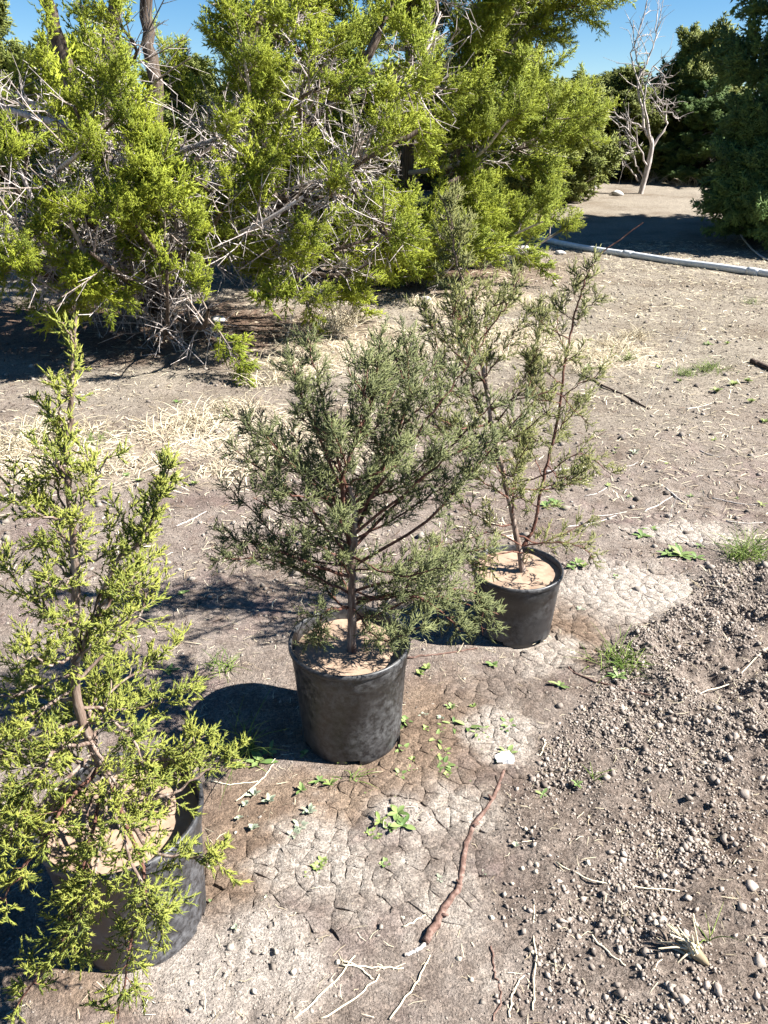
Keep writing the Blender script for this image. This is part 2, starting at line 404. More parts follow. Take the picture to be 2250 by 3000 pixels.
M['stone'] = plain_mat('stone', (0.367, 0.315, 0.227), (0.577, 0.524, 0.437), rough=.85, bs=.5, scale=50)
M['limestone'] = plain_mat('limestone', (0.349, 0.324, 0.297), (0.594, 0.577, 0.550), rough=.9, bs=.6, scale=25)
M['straw'] = plain_mat('straw', (0.241, 0.190, 0.120), (0.678, 0.601, 0.437), rough=.7, bs=0, tint=True)
M['litter'] = plain_mat('litter', (0.035, 0.023, 0.017), (0.265, 0.187, 0.133), rough=.85, bs=0, tint=True)
M['stick'] = bark_mat('stick', (.06, .036, .028), (.145, .088, .070), (.25, .175, .145), (80, 80, 80), .8, .5)
M['greystick'] = plain_mat('greystick', (.28, .24, .21), (.60, .56, .52), 90, .85, .3)
M['darkstick'] = plain_mat('darkstick', (.03, .022, .018), (.10, .07, .055), 90, .85, .3)
M['grass_green'] = plain_mat('grass_green', (.07, .13, .02), (.22, .27, .07), rough=.55, bs=0, tint=True)
M['weed'] = plain_mat('weed', (0.078, 0.137, 0.036), (0.208, 0.267, 0.091), rough=.55, bs=0, tint=True, spec=.35)
M['weed_grey'] = plain_mat('weed_grey', (0.187, 0.225, 0.149), (0.393, 0.414, 0.314), rough=.75, bs=0, tint=True)
M['weed_lime'] = plain_mat('weed_lime', (0.130, 0.182, 0.046), (0.286, 0.338, 0.111), rough=.6, bs=0, tint=True)
M['pot_soil'] = plain_mat('pot_soil', (.24, .165, .115), (.36, .265, .195), 30, .95, .5)
M['paper'] = plain_mat('paper', (.66, .65, .64), (.82, .81, .80), 40, .7, .2)
M['pipe'] = plain_mat('pipe', (.50, .52, .54), (.74, .75, .76), 14, .4, .05, spec=.4)
def pot_mat(name, dust, lo, hi):
    m, nt, b = newmat(name); P = pos(nt)
    n = noise(nt, 55, 6, .7, P); g = noise(nt, 6, 4, .6, P); k = noise(nt, 260, 2, .5, P)
    f = mathn(nt, 'MULTIPLY', ramp(nt, n, [(lo, (0, 0, 0)), (hi, (1, 1, 1))]), ramp(nt, g, [(0.35, (.1, .1, .1)), (0.65, (1, 1, 1))]))
    sp = ramp(nt, k, [(0.70, (0, 0, 0)), (0.76, (1, 1, 1))])
    c = mixc(nt, mathn(nt, 'MULTIPLY', f, .8), (.012, .012, .014), dust)
    c = mixc(nt, mathn(nt, 'MULTIPLY', sp, .35), c, (.30, .27, .23))
    nt.links.new(c, b.inputs['Base Color'])
    rg = mathn(nt, 'ADD', mathn(nt, 'MULTIPLY', f, .35), .40); nt.links.new(rg, b.inputs['Roughness'])
    b.inputs['Specular IOR Level'].default_value = .5
    bump(nt, b, n, .12, .002); return m
M['pot'] = pot_mat('pot_plastic', (.15, .15, .15), .40, .68)
M['pot_dusty'] = pot_mat('pot_plastic_dusty', (.17, .17, .18), .38, .66)

# ------------------------------------------------------------------ the ground
def ground_attrs(x, y):
    return {'dug': zone_dug(x, y), 'crust': zone_crust(x, y), 'silt': zone_silt(x, y), 'thatch': zone_thatch(x, y) * .85,
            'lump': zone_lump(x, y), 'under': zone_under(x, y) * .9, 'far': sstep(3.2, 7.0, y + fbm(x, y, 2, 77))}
def build_ground():
    x = GX.ravel(); y = GY.ravel(); z = GZ.ravel(); nx, ny = len(GXS), len(GYS)
    i = (np.arange(ny - 1)[:, None] * nx + np.arange(nx - 1)[None, :]).ravel()
    q = np.stack([i, i + 1, i + nx + 1, i + nx], -1)
    at = ground_attrs(x, y)
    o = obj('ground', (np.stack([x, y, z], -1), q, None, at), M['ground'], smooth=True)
    return tag(o, kind='structure')
GROUND = build_ground()

ICO = None
def ico():
    g = (1 + 5 ** .5) / 2
    v = nrm(np.array([(-1, g, 0), (1, g, 0), (-1, -g, 0), (1, -g, 0), (0, -1, g), (0, 1, g), (0, -1, -g), (0, 1, -g), (g, 0, -1), (g, 0, 1), (-g, 0, -1), (-g, 0, 1)], float))
    f = np.array([(0, 11, 5), (0, 5, 1), (0, 1, 7), (0, 7, 10), (0, 10, 11), (1, 5, 9), (5, 11, 4), (11, 10, 2), (10, 7, 6), (7, 1, 8), (3, 9, 4), (3, 4, 2), (3, 2, 6), (3, 6, 8), (3, 8, 9), (4, 9, 5), (2, 4, 11), (6, 2, 10), (8, 6, 7), (9, 8, 1)])
    return v, f
OCT = (np.array([(1, 0, 0), (-1, 0, 0), (0, 1, 0), (0, -1, 0), (0, 0, 1), (0, 0, -1)], float),
       np.array([(0, 2, 4), (2, 1, 4), (1, 3, 4), (3, 0, 4), (2, 0, 5), (1, 2, 5), (3, 1, 5), (0, 3, 5)]))
def rocks(P, S, rng, kind=OCT, jit=.3, tint=None, flat=.75):
    bv, bf = kind; n = len(P); k = len(bv)
    q = nrm(rng.normal(0, 1, (n, 4)))
    w, a, b, c = q.T
    R = np.stack([np.stack([1 - 2 * (b * b + c * c), 2 * (a * b - c * w), 2 * (a * c + b * w)], -1),
                  np.stack([2 * (a * b + c * w), 1 - 2 * (a * a + c * c), 2 * (b * c - a * w)], -1),
                  np.stack([2 * (a * c - b * w), 2 * (b * c + a * w), 1 - 2 * (a * a + b * b)], -1)], 1)
    V = bv[None] * (1 + rng.uniform(-jit, jit, (n, k, 3))) * rng.uniform(.65, 1.15, (n, 1, 3))
    V = np.einsum('nij,nkj->nki', R, V) * np.array([1, 1, flat]) * S[:, None, None] + P[:, None, :]
    T = (bf[None] + (np.arange(n) * k)[:, None, None]).reshape(-1, 3)
    t = rng.uniform(0, 1, n) if tint is None else tint
    return (V.reshape(-1, 3), None, T, {'tint': np.repeat(t, k)})
def scatter(rng, n, x0, x1, y0, y1, f, pw=1.0):
    x = rng.uniform(x0, x1, n); y = y0 + (y1 - y0) * rng.uniform(0, 1, n) ** pw
    keep = rng.uniform(0, 1, n) < f(x, y); x = x[keep]; y = y[keep]
    return x, y
rng = np.random.default_rng(7)
# loose crumbs of dug soil
x, y = scatter(rng, 150000, -.1, 2.4, .95, 3.3, lambda x, y: zone_dug(x, y) * (np.abs(x) < .8 * y + .15) * np.clip(.55 + 1.6 * fbm(x * 6, y * 6, 3, 66), .06, 1))
S = .0040 * rng.pareto(3.4, len(x)) + .0034; S = np.minimum(S, .013)
g = rocks(np.stack([x, y, H(x, y) + S * rng.uniform(-.05, .5, len(x))], -1), S, rng, OCT, .55)
tag(obj('soil_crumbs', g, M['clod_dug']), 'loose dark crumbs of freshly dug soil', 'soil', kind='stuff')
def nopot(x, y, m=1.02):
    k = np.ones_like(x)
    for (cx, cy, r, h) in POTS.values(): k = k * (np.hypot(x - cx, y - cy) > r * m)
    return k
x, y = scatter(rng, 44000, -1.6, 1.8, .95, 3.6, lambda x, y: (1 - zone_dug(x, y)) * (np.abs(x) < .8 * y + .15) * nopot(x, y) * np.clip(.25 + .8 * zone_lump(x, y) + .25 * (fbm(x * 4, y * 4, 2, 61) > 0) - .25 * zone_silt(x, y), .05, 1))
S = np.minimum(.0028 * rng.pareto(3.0, len(x)) + .0022, .0095) * (1 + .15 * zone_lump(x, y))
g = rocks(np.stack([x, y, H(x, y) - S * rng.uniform(-.15, .35, len(x))], -1), S, rng, OCT, .6, tint=np.clip(rng.uniform(.2, 1, len(x)) + .2 * zone_lump(x, y), 0, 1))
tag(obj('soil_grit', g, M['clod']), 'pale crumbs and grit lying on the dry soil crust', 'soil', kind='stuff')
x, y = scatter(rng, 30000, -3.5, 6.5, 2.8, 13, lambda x, y: (np.abs(x - 0) < .55 * y + .3) * (1 - .7 * zone_under(x, y)), 1.3)
S = np.minimum(.005 * rng.pareto(2.6, len(x)) + .004, .03)
g = rocks(np.stack([x, y, H(x, y) + S * .2], -1), S, rng, OCT, .35, tint=rng.uniform(.1, 1, len(x)))
tag(obj('field_gravel', g, M['clod']), 'gravel and crumbs strewn over the clearing beyond the pots', 'gravel', kind='stuff')

# cracked mud crust: one plate per Voronoi cell, real gaps between them
def mud_plates():
    rng = np.random.default_rng(11); sp = .050
    gx = np.arange(-1.3, 2.0, sp); gy = np.arange(1.0, 3.7, sp)
    sx, sy = np.meshgrid(gx, gy); sx = sx + rng.uniform(-.75, .75, sx.shape) * sp; sy = sy + rng.uniform(-.75, .75, sy.shape) * sp
    m = zone_crack(sx, sy); ny, nx = sx.shape
    V, T, n = [], [], 0
    for j in range(2, ny - 2):
        for i in range(2, nx - 2):
            if m[j, i] < .30: continue
            c = np.array([sx[j, i], sy[j, i]])
            if any(math.hypot(c[0] - p[0], c[1] - p[1]) < p[2] - .02 for p in POTS.values()): continue
            
            poly = [c + np.array(d) * sp * 2 for d in ((-1, -1), (1, -1), (1, 1), (-1, 1))]
            for dj in (-1, 1, 0, -2, 2):
                for di in (-1, 1, 0, -2, 2):
                    if not (dj or di): continue
                    o = np.array([sx[j + dj, i + di], sy[j + dj, i + di]]); mid = (o + c) / 2; nn = o - c
                    out = []
                    for k in range(len(poly)):
                        a, b = poly[k], poly[(k + 1) % len(poly)]
                        da, db = (a - mid) @ nn, (b - mid) @ nn
                        if da <= 0: out.append(a)
                        if da * db < 0: out.append(a + (b - a) * da / (da - db))
                    poly = out
                    if len(poly) < 3: break
                if len(poly) < 3: break
            if len(poly) < 3: continue
            P2 = []
            for k in range(len(poly)):
                a, b = poly[k], poly[(k + 1) % len(poly)]
                if np.linalg.norm(b - a) < .003: continue
                P2.append(a); P2.append((a * 2 + b) / 3 + rng.normal(0, .0016, 2)); P2.append((a + b * 2) / 3 + rng.normal(0, .0016, 2))
            if len(P2) < 6: continue
            P2 = np.array(P2); cen = P2.mean(0); d = P2 - cen; L = np.linalg.norm(d, axis=1, keepdims=True)
            gap = np.abs(rng.normal(0, .0007, (len(P2), 1))) + .0001
            top = cen + d * (1 - (gap + .0005) / np.maximum(L, .004)); edge = cen + d * (1 - gap / np.maximum(L, .004))
            hh = .0006 + rng.uniform(-.0005, .0005) - (.002 if m[j, i] < .5 else 0)
            k = len(P2); ct = rng.normal(0, .006, 2)
            def z(p, e): return np.column_stack([p, H_top(p[:, 0], p[:, 1]) + e + (p - cen) @ ct])
            V.append(np.concatenate([z(top, hh), z(edge, hh - .0005), z(edge, -.014), z(cen[None], hh)]))
            for q in range(k):
                r = (q + 1) % k
                T += [(n + q, n + r, n + 3 * k), (n + q, n + k + q, n + k + r), (n + q, n + k + r, n + r), (n + k + q, n + 2 * k + q, n + 2 * k + r), (n + k + q, n + 2 * k + r, n + k + r)]
            n += 3 * k + 1
    V = np.concatenate(V); x, y = V[:, 0], V[:, 1]
    o = obj('mud_crust', (V, None, np.array(T), ground_attrs(x, y)), M['ground'], GROUND)
    tag(o, 'pale dried mud cracked into small plates', kind='stuff')
mud_plates()

# ------------------------------------------------------------------ nursery pots
def lathe(prof, segs, cx, cy, z0, skip=None):
    a = np.arange(segs) * 2 * math.pi / segs; K = len(prof)
    V = np.array([[(cx + r * math.cos(t), cy + r * math.sin(t), z0 + z) for t in a] for r, z in prof]).reshape(-1, 3)
    Q = []
    for k in range(K - 1):
        for s in range(segs):
            if skip and skip(k, s): continue
            s2 = (s + 1) % segs
            Q.append((k * segs + s, k * segs + s2, (k + 1) * segs + s2, (k + 1) * segs + s))
    return (V, np.array(Q), None, None)
def nursery_pot(key, label, mat, soil_drop, rot):
    cx, cy, r, h = POTS[key]; z0 = h1(cx, cy) - .006
    t = tag(empty('nursery_pot', (cx, cy, z0)), label, 'plant pot', 'black nursery pots')
    rb = r * .845; S = 96
    wall = lambda z: rb + (r * .955 - rb) * z / h
    seam = h - .075
    prof = [(rb - .012, .0), (rb - .003, .0015), (rb, .006), (wall(.024), .024), (wall(.12), .12), (wall(seam), seam), (wall(seam) + .0022, seam + .003), (wall(h - .03) + .0022, h - .03), (wall(h - .022) + .002, h - .014)]
    inner = [(wall(h) - .001, h - .010), (wall(seam) - .003, seam), (wall(.03) - .003, .03)]
    notch = lambda k, s: k in (1, 2) and ((s + rot) % 16) < 4
    body = merge([lathe(prof, S, cx, cy, z0, notch), lathe(inner, S, cx, cy, z0), lathe([(rb - .02, .03), (.001, .03)], S, cx, cy, z0)])
    obj('body', body, mat, t, smooth=True)
    w0 = wall(h)
    rp = [(w0 - .001, h - .020), (r - .003, h - .019), (r, h - .015), (r, h - .004), (r - .003, h), (w0 + .001, h + .0005), (w0 - .002, h - .002), (w0 - .003, h - .03)]
    obj('rim', lathe(rp, S, cx, cy, z0), mat, t, smooth=True)
    rg = np.random.default_rng(rot + 3); zs = h - soil_drop; R0 = wall(zs) - .0015
    rs = np.linspace(0.0005, R0, 22); a = np.arange(64) * 2 * math.pi / 64
    V = np.array([(cx + q * math.cos(b), cy + q * math.sin(b)) for q in rs for b in a])
    zz = z0 + zs + .012 * fbm(V[:, 0] * 11, V[:, 1] * 11, 3, rot) + .003 * fbm(V[:, 0] * 60, V[:, 1] * 60, 3, rot + 1)
    Q = [(k * 64 + s, k * 64 + (s + 1) % 64, (k + 1) * 64 + (s + 1) % 64, (k + 1) * 64 + s) for k in range(21) for s in range(64)]
    obj('potting_soil', (np.column_stack([V, zz]), np.array(Q), None, None), M['pot_soil'], t, smooth=True)
    return z0 + zs
soil_L = nursery_pot('left', 'dusty black nursery pot mostly hidden under drooping yellow-green juniper', M['pot_dusty'], .06, 5)
soil_C = nursery_pot('centre', 'tall black nursery pot with speckled rim holding the dense dark green juniper', M['pot'], .045, 9)
soil_F = nursery_pot('far', 'short black nursery pot holding the sparse leaning juniper, smooth brown soil inside', M['pot'], .022, 2)

# ------------------------------------------------------------------ potted junipers
def foliage(prim, rng, P, mat_leaf, branch_obj, t0=.2, dens=1.0, thin=1.0):
    """secondary sprays, twiglets and scale leaves on one branch polyline (K,3)"""
    L = np.linalg.norm(np.diff(prim, axis=0), axis=1).sum(); p = prim[None]
    n2 = max(3, int(L * P['n2'] * dens))
    sec, l2, i2, tt = grow(p, rng, n2, t0, 1.0, P['a2'], P['l2'][0], P['l2'][1], 5, P['up'], .14, .45)
    n3 = P['n3']; ter, l3, i3, _ = grow(sec, rng, n3, .12, 1.0, P['a3'], P['l3'][0], P['l3'][1], 4, P['up'] * .6, .12, .4)
    tw = np.concatenate([np.stack([sample(sec, np.arange(len(sec)), np.full(len(sec), s))[0] for s in (.25, .5, .75, .999)], 1), ter])
    a, d, l, ix = strokes(tw, rng, P['n4'], .12, 1.02, P['a4'], P['l4'][0], P['l4'][1], .25, P['up'] * .35)
    ctint = np.concatenate([rng.normal(0, .13, len(sec)), rng.normal(0, .13, len(sec))[i3]])
    tint = np.clip(rng.normal(P.get('t0', .5), .22, len(a)) + 1.4 * ctint[ix], 0, 1)
    rad = P['r4'] * rng.uniform(.75, 1.2, len(a)) * thin
    cd = ter[:, -1] - ter[:, 0]; cl = np.linalg.norm(cd, axis=1)
    big = False
    cords = spindles(ter[:, 0], nrm(cd), cl, np.full(len(ter), P['r4'] * (.85 if big else .7)), np.clip(P['t0'] - .15 + rng.normal(0, .15, len(ter)), 0, 1), True)
    tw_g = clubs(a, d, l, rad, tint) if big else spindles(a, d, l, rad, tint, True)
    o = tag(obj('foliage', merge([cords, tw_g]), mat_leaf, branch_obj), kind='stuff')
    s = np.linspace(1, .35, 5)
    return tubes(sec[:, :4], np.tile(P['r2'] * s[:4], (len(sec), 1)), 3)
def branch(root, pts, r0, r1, rng, P, leaf, wood, t0=.2, dens=1.0, name='branch'):
    pts = bez(pts, 14); pts[1:-1] += rng.normal(0, .0025, (12, 3))
    o = bpy.data.objects.new(name, None)
    g = tubes(pts[None], np.linspace(r0, r1, 14)[None], 6, .12, rng)
    v = g[0]
    # wood mesh first, foliage as its child
    o = obj(name, g, wood, root, smooth=True)
    tw = foliage(pts, rng, P, leaf, o, t0, dens)
    tag(obj('twigs', tw, wood, o), kind='stuff')
    return o
def auto_branches(root, stem, n, zr, length, el, rng, P, leaf, wood, r=.0045, dens=1.0, az0=0., t0=.2, azkeep=None, droop=0.0):
    stem = np.asarray(stem); zz = stem[:, 2]
    for k in range(n):
        f = (k + rng.uniform(.2, .8)) / n; z = zr[0] + (zr[1] - zr[0]) * f
        i = int(np.clip(np.searchsorted(zz, z), 1, len(zz) - 1)); w = np.clip((z - zz[i - 1]) / max(zz[i] - zz[i - 1], 1e-6), 0, 1)
        p = stem[i - 1] * (1 - w) + stem[i] * w
        az = az0 + k * 2.399 + rng.normal(0, .3)
        if azkeep and not azkeep(az % (2 * math.pi), f): continue
        L = np.interp(f, length[0], length[1]) * rng.uniform(.75, 1.15); e = np.interp(f, el[0], el[1]) + rng.normal(0, .22)
        d = np.array([math.cos(az) * math.cos(e), math.sin(az) * math.cos(e), math.sin(e)])
        up = np.array([0, 0, L * .16 - droop * L])
        side = rng.normal(0, .11, 3) * L
        branch(root, [p, p + d * L * .5 + side, p + d * L + up], r * (.6 + .5 * L / .35), .0014, rng, P, leaf, wood, t0, dens)

PL = dict(n2=50, a2=.85, l2=(.035, .11), up=.22, n3=9, a3=.75, l3=(.014, .042), n4=10, a4=.60, l4=(.006, .0135), r4=.0016, r2=.0013, t0=.58)
PC = dict(n2=48, a2=.80, l2=(.03, .10), up=.18, n3=9, a3=.75, l3=(.018, .055), n4=6, a4=.62, l4=(.010, .021), r4=.0016, r2=.0010, t0=.47)
PF = dict(n2=46, a2=.75, l2=(.04, .12), up=.24, n3=7, a3=.70, l3=(.018, .05), n4=6, a4=.60, l4=(.010, .020), r4=.0018, r2=.0010, t0=.52)
def rooted(pts, r0, r1, rng, K=40, flare=1.35):
    p = bez(pts, K); p[2:-1] += rng.normal(0, .0018, (K - 3, 3))
    rr = np.linspace(r0, r1, K); rr[:3] *= np.array([flare, 1.2, 1.08])
    return p, rr

# left juniper (nearest, yellow-green)
rng = np.random.default_rng(21)
yl = POTS['left'][1]; lx = POTS['left'][0]
rootL = tag(empty('potted_juniper', (lx, yl, soil_L)), 'yellow-green juniper sapling with bare pointed leader drooping over the dusty pot', 'juniper', 'junipers planted in nursery pots')
stem = [(lx + .01, yl, soil_L - .02), (lx - .02, yl + .01, .45), (lx - .045, yl, .65), (-.632, yl, .85), PY(222, 1672, yl), PY(205, 1450, yl), PY(193, 1334, yl), PY(210, 1180, yl), PY(213, 1040, yl), PY(224, 925, yl)]
sp, rr = rooted(stem, .0125, .0022, rng, 60)
trunkL = obj('trunk', tubes(sp[None], rr[None], 9, .15, rng), M['bark_young'], rootL, smooth=True)
obj('foliage', merge([(lambda q: spindles(*q))((lambda a, d, l, ix: (a, d, l, np.full(len(a), .0017), rng.uniform(.6, 1, len(a))))(*strokes(sp[None, 46:], rng, 160, .1, 1.0, .5, .008, .015)))]), M['leaf_left'], trunkL)
auto_branches(rootL, sp, 13, (.42, .62), ([0, 1], [.26, .30]), ([0, 1], [-.25, .05]), rng, PL, M['leaf_left'], M['bark_young'], .0050, 1.0, .4, .15)
auto_branches(rootL, sp, 14, (.60, .92), ([0, 1], [.25, .17]), ([0, 1], [.05, .40]), rng, PL, M['leaf_left'], M['bark_young'], .0045, 1.0, 1.3, .15)
auto_branches(rootL, sp, 10, (.95, 1.23), ([0, .5, 1], [.12, .13, .08]), ([0, 1], [.35, .8]), rng, PL, M['leaf_left'], M['bark_young'], .0032, .9, 2.1, .12)
PLs = dict(PL, l2=(.012, .026), n3=3)
auto_branches(rootL, sp, 7, (1.27, 1.46), ([0, 1], [.075, .035]), ([0, 1], [.75, 1.0]), rng, PLs, M['leaf_left'], M['bark_young'], .0022, 1.2, 2.6, .2)
cust = [  # (points, tip foliage start)
    [(-.630, yl, .80), PY(330, 1660, yl), PY(420, 1580, yl), PY(462, 1470, yl), PY(500, 1352, yl)],
    [(-.61, yl - .01, .44), PY(480, 2330, 1.30), PY(600, 2260, 1.33), PY(690, 2205, 1.36)],
    [(-.61, yl - .02, .42), PY(430, 2480, 1.14), PY(550, 2510, 1.10), PY(650, 2510, 1.08)],
    [(-.62, yl - .02, .46), PY(420, 2560, 1.10), PY(385, 2760, 1.0), PY(345, 2985, .945)],
    [(-.63, yl - .02, .47), PY(260, 2480, 1.12), PY(200, 2720, 1.0), PY(40, 2960, .93)],
    [(-.64, yl - .02, .50), PY(190, 2360, 1.12), PY(90, 2520, 1.05), PY(-10, 2660, 1.0)],
    [(-.62, yl - .02, .48), PY(300, 2480, 1.10), PY(250, 2640, 1.02), PY(190, 2800, .98)],
    [(-.63, yl - .02, .52), PY(330, 2350, 1.10), PY(420, 2620, 1.0), PY(470, 2680, .98)],
    [(-.64, yl, .56), PY(170, 2200, 1.16), PY(80, 2330, 1.1), PY(20, 2480, 1.06)],
    [(-.64, yl, .62), PY(330, 2110, 1.2), PY(400, 2180, 1.16), PY(430, 2280, 1.12)]]
for k, c in enumerate(cust):
    branch(rootL, c, .0050, .0015, rng, PL if k else dict(PL, l2=(.02, .05)), M['leaf_left'], M['bark_red'] if k in (3, 4, 5) else M['bark_young'], (.25, .35, .3, .3, .25, .3, .25, .25, .2, .2)[k], (1.0, .75, .7, .75, .8, .8, 1.2, 1.2, 1.2, 1.1)[k])

# centre juniper (dense, dark green, cut leader)
rng = np.random.default_rng(33)
yc = POTS['centre'][1]; cx0 = POTS['centre'][0]
rootC = tag(empty('potted_juniper', (cx0, yc, soil_C)), 'dense dark green juniper sapling with sawn-off main trunk in the tall pot', 'juniper', 'junipers planted in nursery pots')
stem = [PY(1031, 1895, yc), PY(1030, 1780, yc), PY(1032, 1640, yc), PY(1040, 1520, yc), PY(1024, 1424, yc)]
stem[0][2] = soil_C - .02
sp, rr = rooted(stem, .0145, .0085, rng, 36)
trunkC = obj('trunk', tubes(sp[None], rr[None], 10, .14, rng, caps=True), M['bark_young'], rootC, smooth=False)
st2 = bez([PY(1028, 1600, yc), PY(1000, 1430, yc - .02), PY(1050, 1270, yc - .01), PY(1090, 1180, yc), PY(1102, 1115, yc), PY(1112, 1010, yc)], 30)
branch(rootC, st2, .008, .0018, rng, PC, M['leaf_centre'], M['bark_red'], .25, .9, 'leader')
st3 = bez([PY(1040, 1560, yc + .01), PY(1110, 1400, yc + .08), PY(1180, 1230, yc + .12), PY(1200, 1100, yc + .14), PY(1185, 1000, yc + .14)], 24)
branch(rootC, st3, .007, .0018, rng, PC, M['leaf_centre'], M['bark_red'], .15, 1.0, 'leader')
auto_branches(rootC, sp, 20, (.42, .86), ([0, .4, 1], [.34, .36, .30]), ([0, 1], [.10, .60]), rng, PC, M['leaf_centre'], M['bark_red'], .0034, .9, .2, .12)
auto_branches(rootC, st2, 10, (.80, 1.15), ([0, 1], [.27, .11]), ([0, 1], [.45, .85]), rng, PC, M['leaf_centre'], M['bark_red'], .0035, .9, 1.2, .12)
auto_branches(rootC, st3, 10, (.80, 1.15), ([0, 1], [.27, .11]), ([0, 1], [.45, .85]), rng, PC, M['leaf_centre'], M['bark_red'], .0035, .9, .3, .12)
cust = [
    ([PY(1050, 1650, yc), PY(1263, 1517, yc - .03), PY(1336, 1430, yc - .03), PY(1430, 1330, yc - .02), PY(1560, 1180, yc)], .6),
    ([PY(1040, 1520, yc), PY(1180, 1330, yc - .02), PY(1290, 1180, yc), PY(1380, 1060, yc + .02)], .5),
    ([PY(1040, 1600, yc), PY(1220, 1420, yc + .1), PY(1360, 1270, yc + .14), PY(1460, 1160, yc + .15)], .5),
    ([PY(1045, 1560, yc), PY(1190, 1440, yc - .05), PY(1330, 1330, yc - .06), PY(1450, 1290, yc - .06)], .7),
    ([PY(1045, 1730, yc), PY(1180, 1690, yc - .05), PY(1300, 1640, yc - .05), PY(1440, 1600, yc - .05)], .9),
    ([PY(1040, 1770, yc), PY(1180, 1740, yc - .06), PY(1290, 1790, yc - .08), PY(1350, 1850, yc - .08)], 1.2),
    ([PY(1045, 1760, yc), PY(1230, 1730, yc + .02), PY(1400, 1740, yc), PY(1415, 1860, yc - .02)], .8),
    ([PY(1045, 1755, yc), PY(1220, 1740, yc - .03), PY(1330, 1760, yc - .03), PY(1460, 1800, yc - .04)], .8),
    ([PY(1025, 1640, yc), PY(900, 1480, yc - .04), PY(800, 1400, yc - .05), PY(690, 1320, yc - .06)], .9),
    ([PY(1025, 1690, yc), PY(880, 1640, yc - .05), PY(760, 1600, yc - .06), PY(660, 1570, yc - .06)], .9),
    ([PY(1025, 1560, yc), PY(900, 1380, yc), PY(800, 1300, yc), PY(700, 1230, yc)], .75),
    ([PY(1020, 1480, yc), PY(930, 1270, yc), PY(880, 1150, yc), PY(850, 1060, yc)], .8),
    ([PY(1025, 1780, yc), PY(960, 1790, yc - .08), PY(930, 1830, yc - .11), PY(925, 1880, yc - .12)], 1.6),
    ([PY(1020, 1440, yc), PY(960, 1250, yc + .02), PY(930, 1100, yc + .02), PY(900, 990, yc + .02)], .7)]
for c, d in cust:
    branch(rootC, c, .0052, .0014, rng, PC, M['leaf_centre'], M['bark_red'], .22, d)

# far juniper (sparse, leaning, twin stems)
rng = np.random.default_rng(45)
yf = POTS['far'][1]
rootF = tag(empty('potted_juniper', (POTS['far'][0], yf, soil_F)), 'sparse olive juniper sapling with two thin leaning stems in the short pot', 'juniper', 'junipers planted in nursery pots')
stem = [PY(1537, 1660, yf), PY(1498, 1491, yf), PY(1444, 1261, yf), PY(1410, 1057, yf), PY(1375, 900, yf), PY(1342, 780, yf), PY(1302, 583, yf)]
stem[0][2] = soil_F - .02
sp, rr = rooted(stem, .0115, .0018, rng, 60)
trunkF = obj('trunk', tubes(sp[None], rr[None], 8, .14, rng), M['bark_young'], rootF, smooth=True)
s2 = [PY(1533, 1600, yf), PY(1565, 1540, yf + .02), PY(1587, 1424, yf + .04), PY(1634, 1220, yf + .06), PY(1661, 1030, yf + .07), PY(1695, 881, yf + .08), PY(1749, 759, yf + .08), PY(1885, 651, yf + .08)]
sp2, rr2 = rooted(s2, .0075, .0014, rng, 60, 1.0)
obj('stem', tubes(sp2[None], rr2[None], 7, .12, rng), M['bark_red'], rootF, smooth=True)
auto_branches(rootF, sp, 15, (.40, .95), ([0, 1], [.30, .27]), ([0, 1], [.15, .5]), rng, PF, M['leaf_far'], M['bark_red'], .0035, .8, .5, .2)
auto_branches(rootF, sp, 12, (.95, 1.30), ([0, 1], [.24, .12]), ([0, 1], [.55, .85]), rng, PF, M['leaf_far'], M['bark_red'], .003, .9, 1.5, .15)
PFs = dict(PF, l2=(.02, .045), n3=4)
auto_branches(rootF, sp, 11, (1.33, 1.57), ([0, .5, 1], [.10, .12, .06]), ([0, 1], [.9, 1.1]), rng, PFs, M['leaf_far'], M['bark_young'], .0022, 1.2, 2.5, .15)
auto_branches(rootF, sp2, 13, (.55, 1.15), ([0, 1], [.22, .16]), ([0, 1], [.4, .75]), rng, PF, M['leaf_far'], M['bark_red'], .0028, .85, .1, .2)
auto_branches(rootF, sp2, 8, (1.17, 1.36), ([0, 1], [.10, .05]), ([0, 1], [.7, .9]), rng, PFs, M['leaf_far'], M['bark_young'], .0022, 1.1, .9, .15)
for c, d in [([PY(1420, 1120, yf), PY(1340, 1040, yf - .02), PY(1280, 970, yf - .02), PY(1235, 900, yf - .02)], .9), ([PY(1440, 1240, yf), PY(1340, 1160, yf), PY(1260, 1100, yf), PY(1215, 1040, yf)], .9),
             ([PY(1400, 1010, yf), PY(1460, 930, yf), PY(1500, 870, yf), PY(1520, 800, yf)], .7), ([PY(1470, 1360, yf), PY(1380, 1290, yf), PY(1300, 1270, yf), PY(1240, 1220, yf)], .8), ([PY(1445, 1260, yf), PY(1530, 1120, yf), PY(1570, 1020, yf), PY(1590, 930, yf)], .8), ([PY(1480, 1420, yf), PY(1600, 1390, yf - .1), PY(1700, 1330, yf - .12), PY(1790, 1390, yf - .12)], .35),
             ([PY(1530, 1600, yf), PY(1450, 1560, yf - .08), PY(1330, 1590, yf - .14), PY(1270, 1600, yf - .15)], .5),
             ([PY(1535, 1620, yf), PY(1460, 1620, yf - .1), PY(1420, 1640, yf - .14), PY(1400, 1680, yf - .15)], 1.2),
             ([PY(1535, 1600, yf), PY(1620, 1590, yf - .1), PY(1700, 1600, yf - .12), PY(1740, 1640, yf - .12)], .5),
             ([PY(1430, 1200, yf), PY(1540, 1165, yf - .05), PY(1640, 1160, yf - .07), PY(1720, 1240, yf - .07)], .4)]:
    branch(rootF, c, .0032, .0012, rng, PF, M['leaf_far'], M['bark_red'], .3, d)

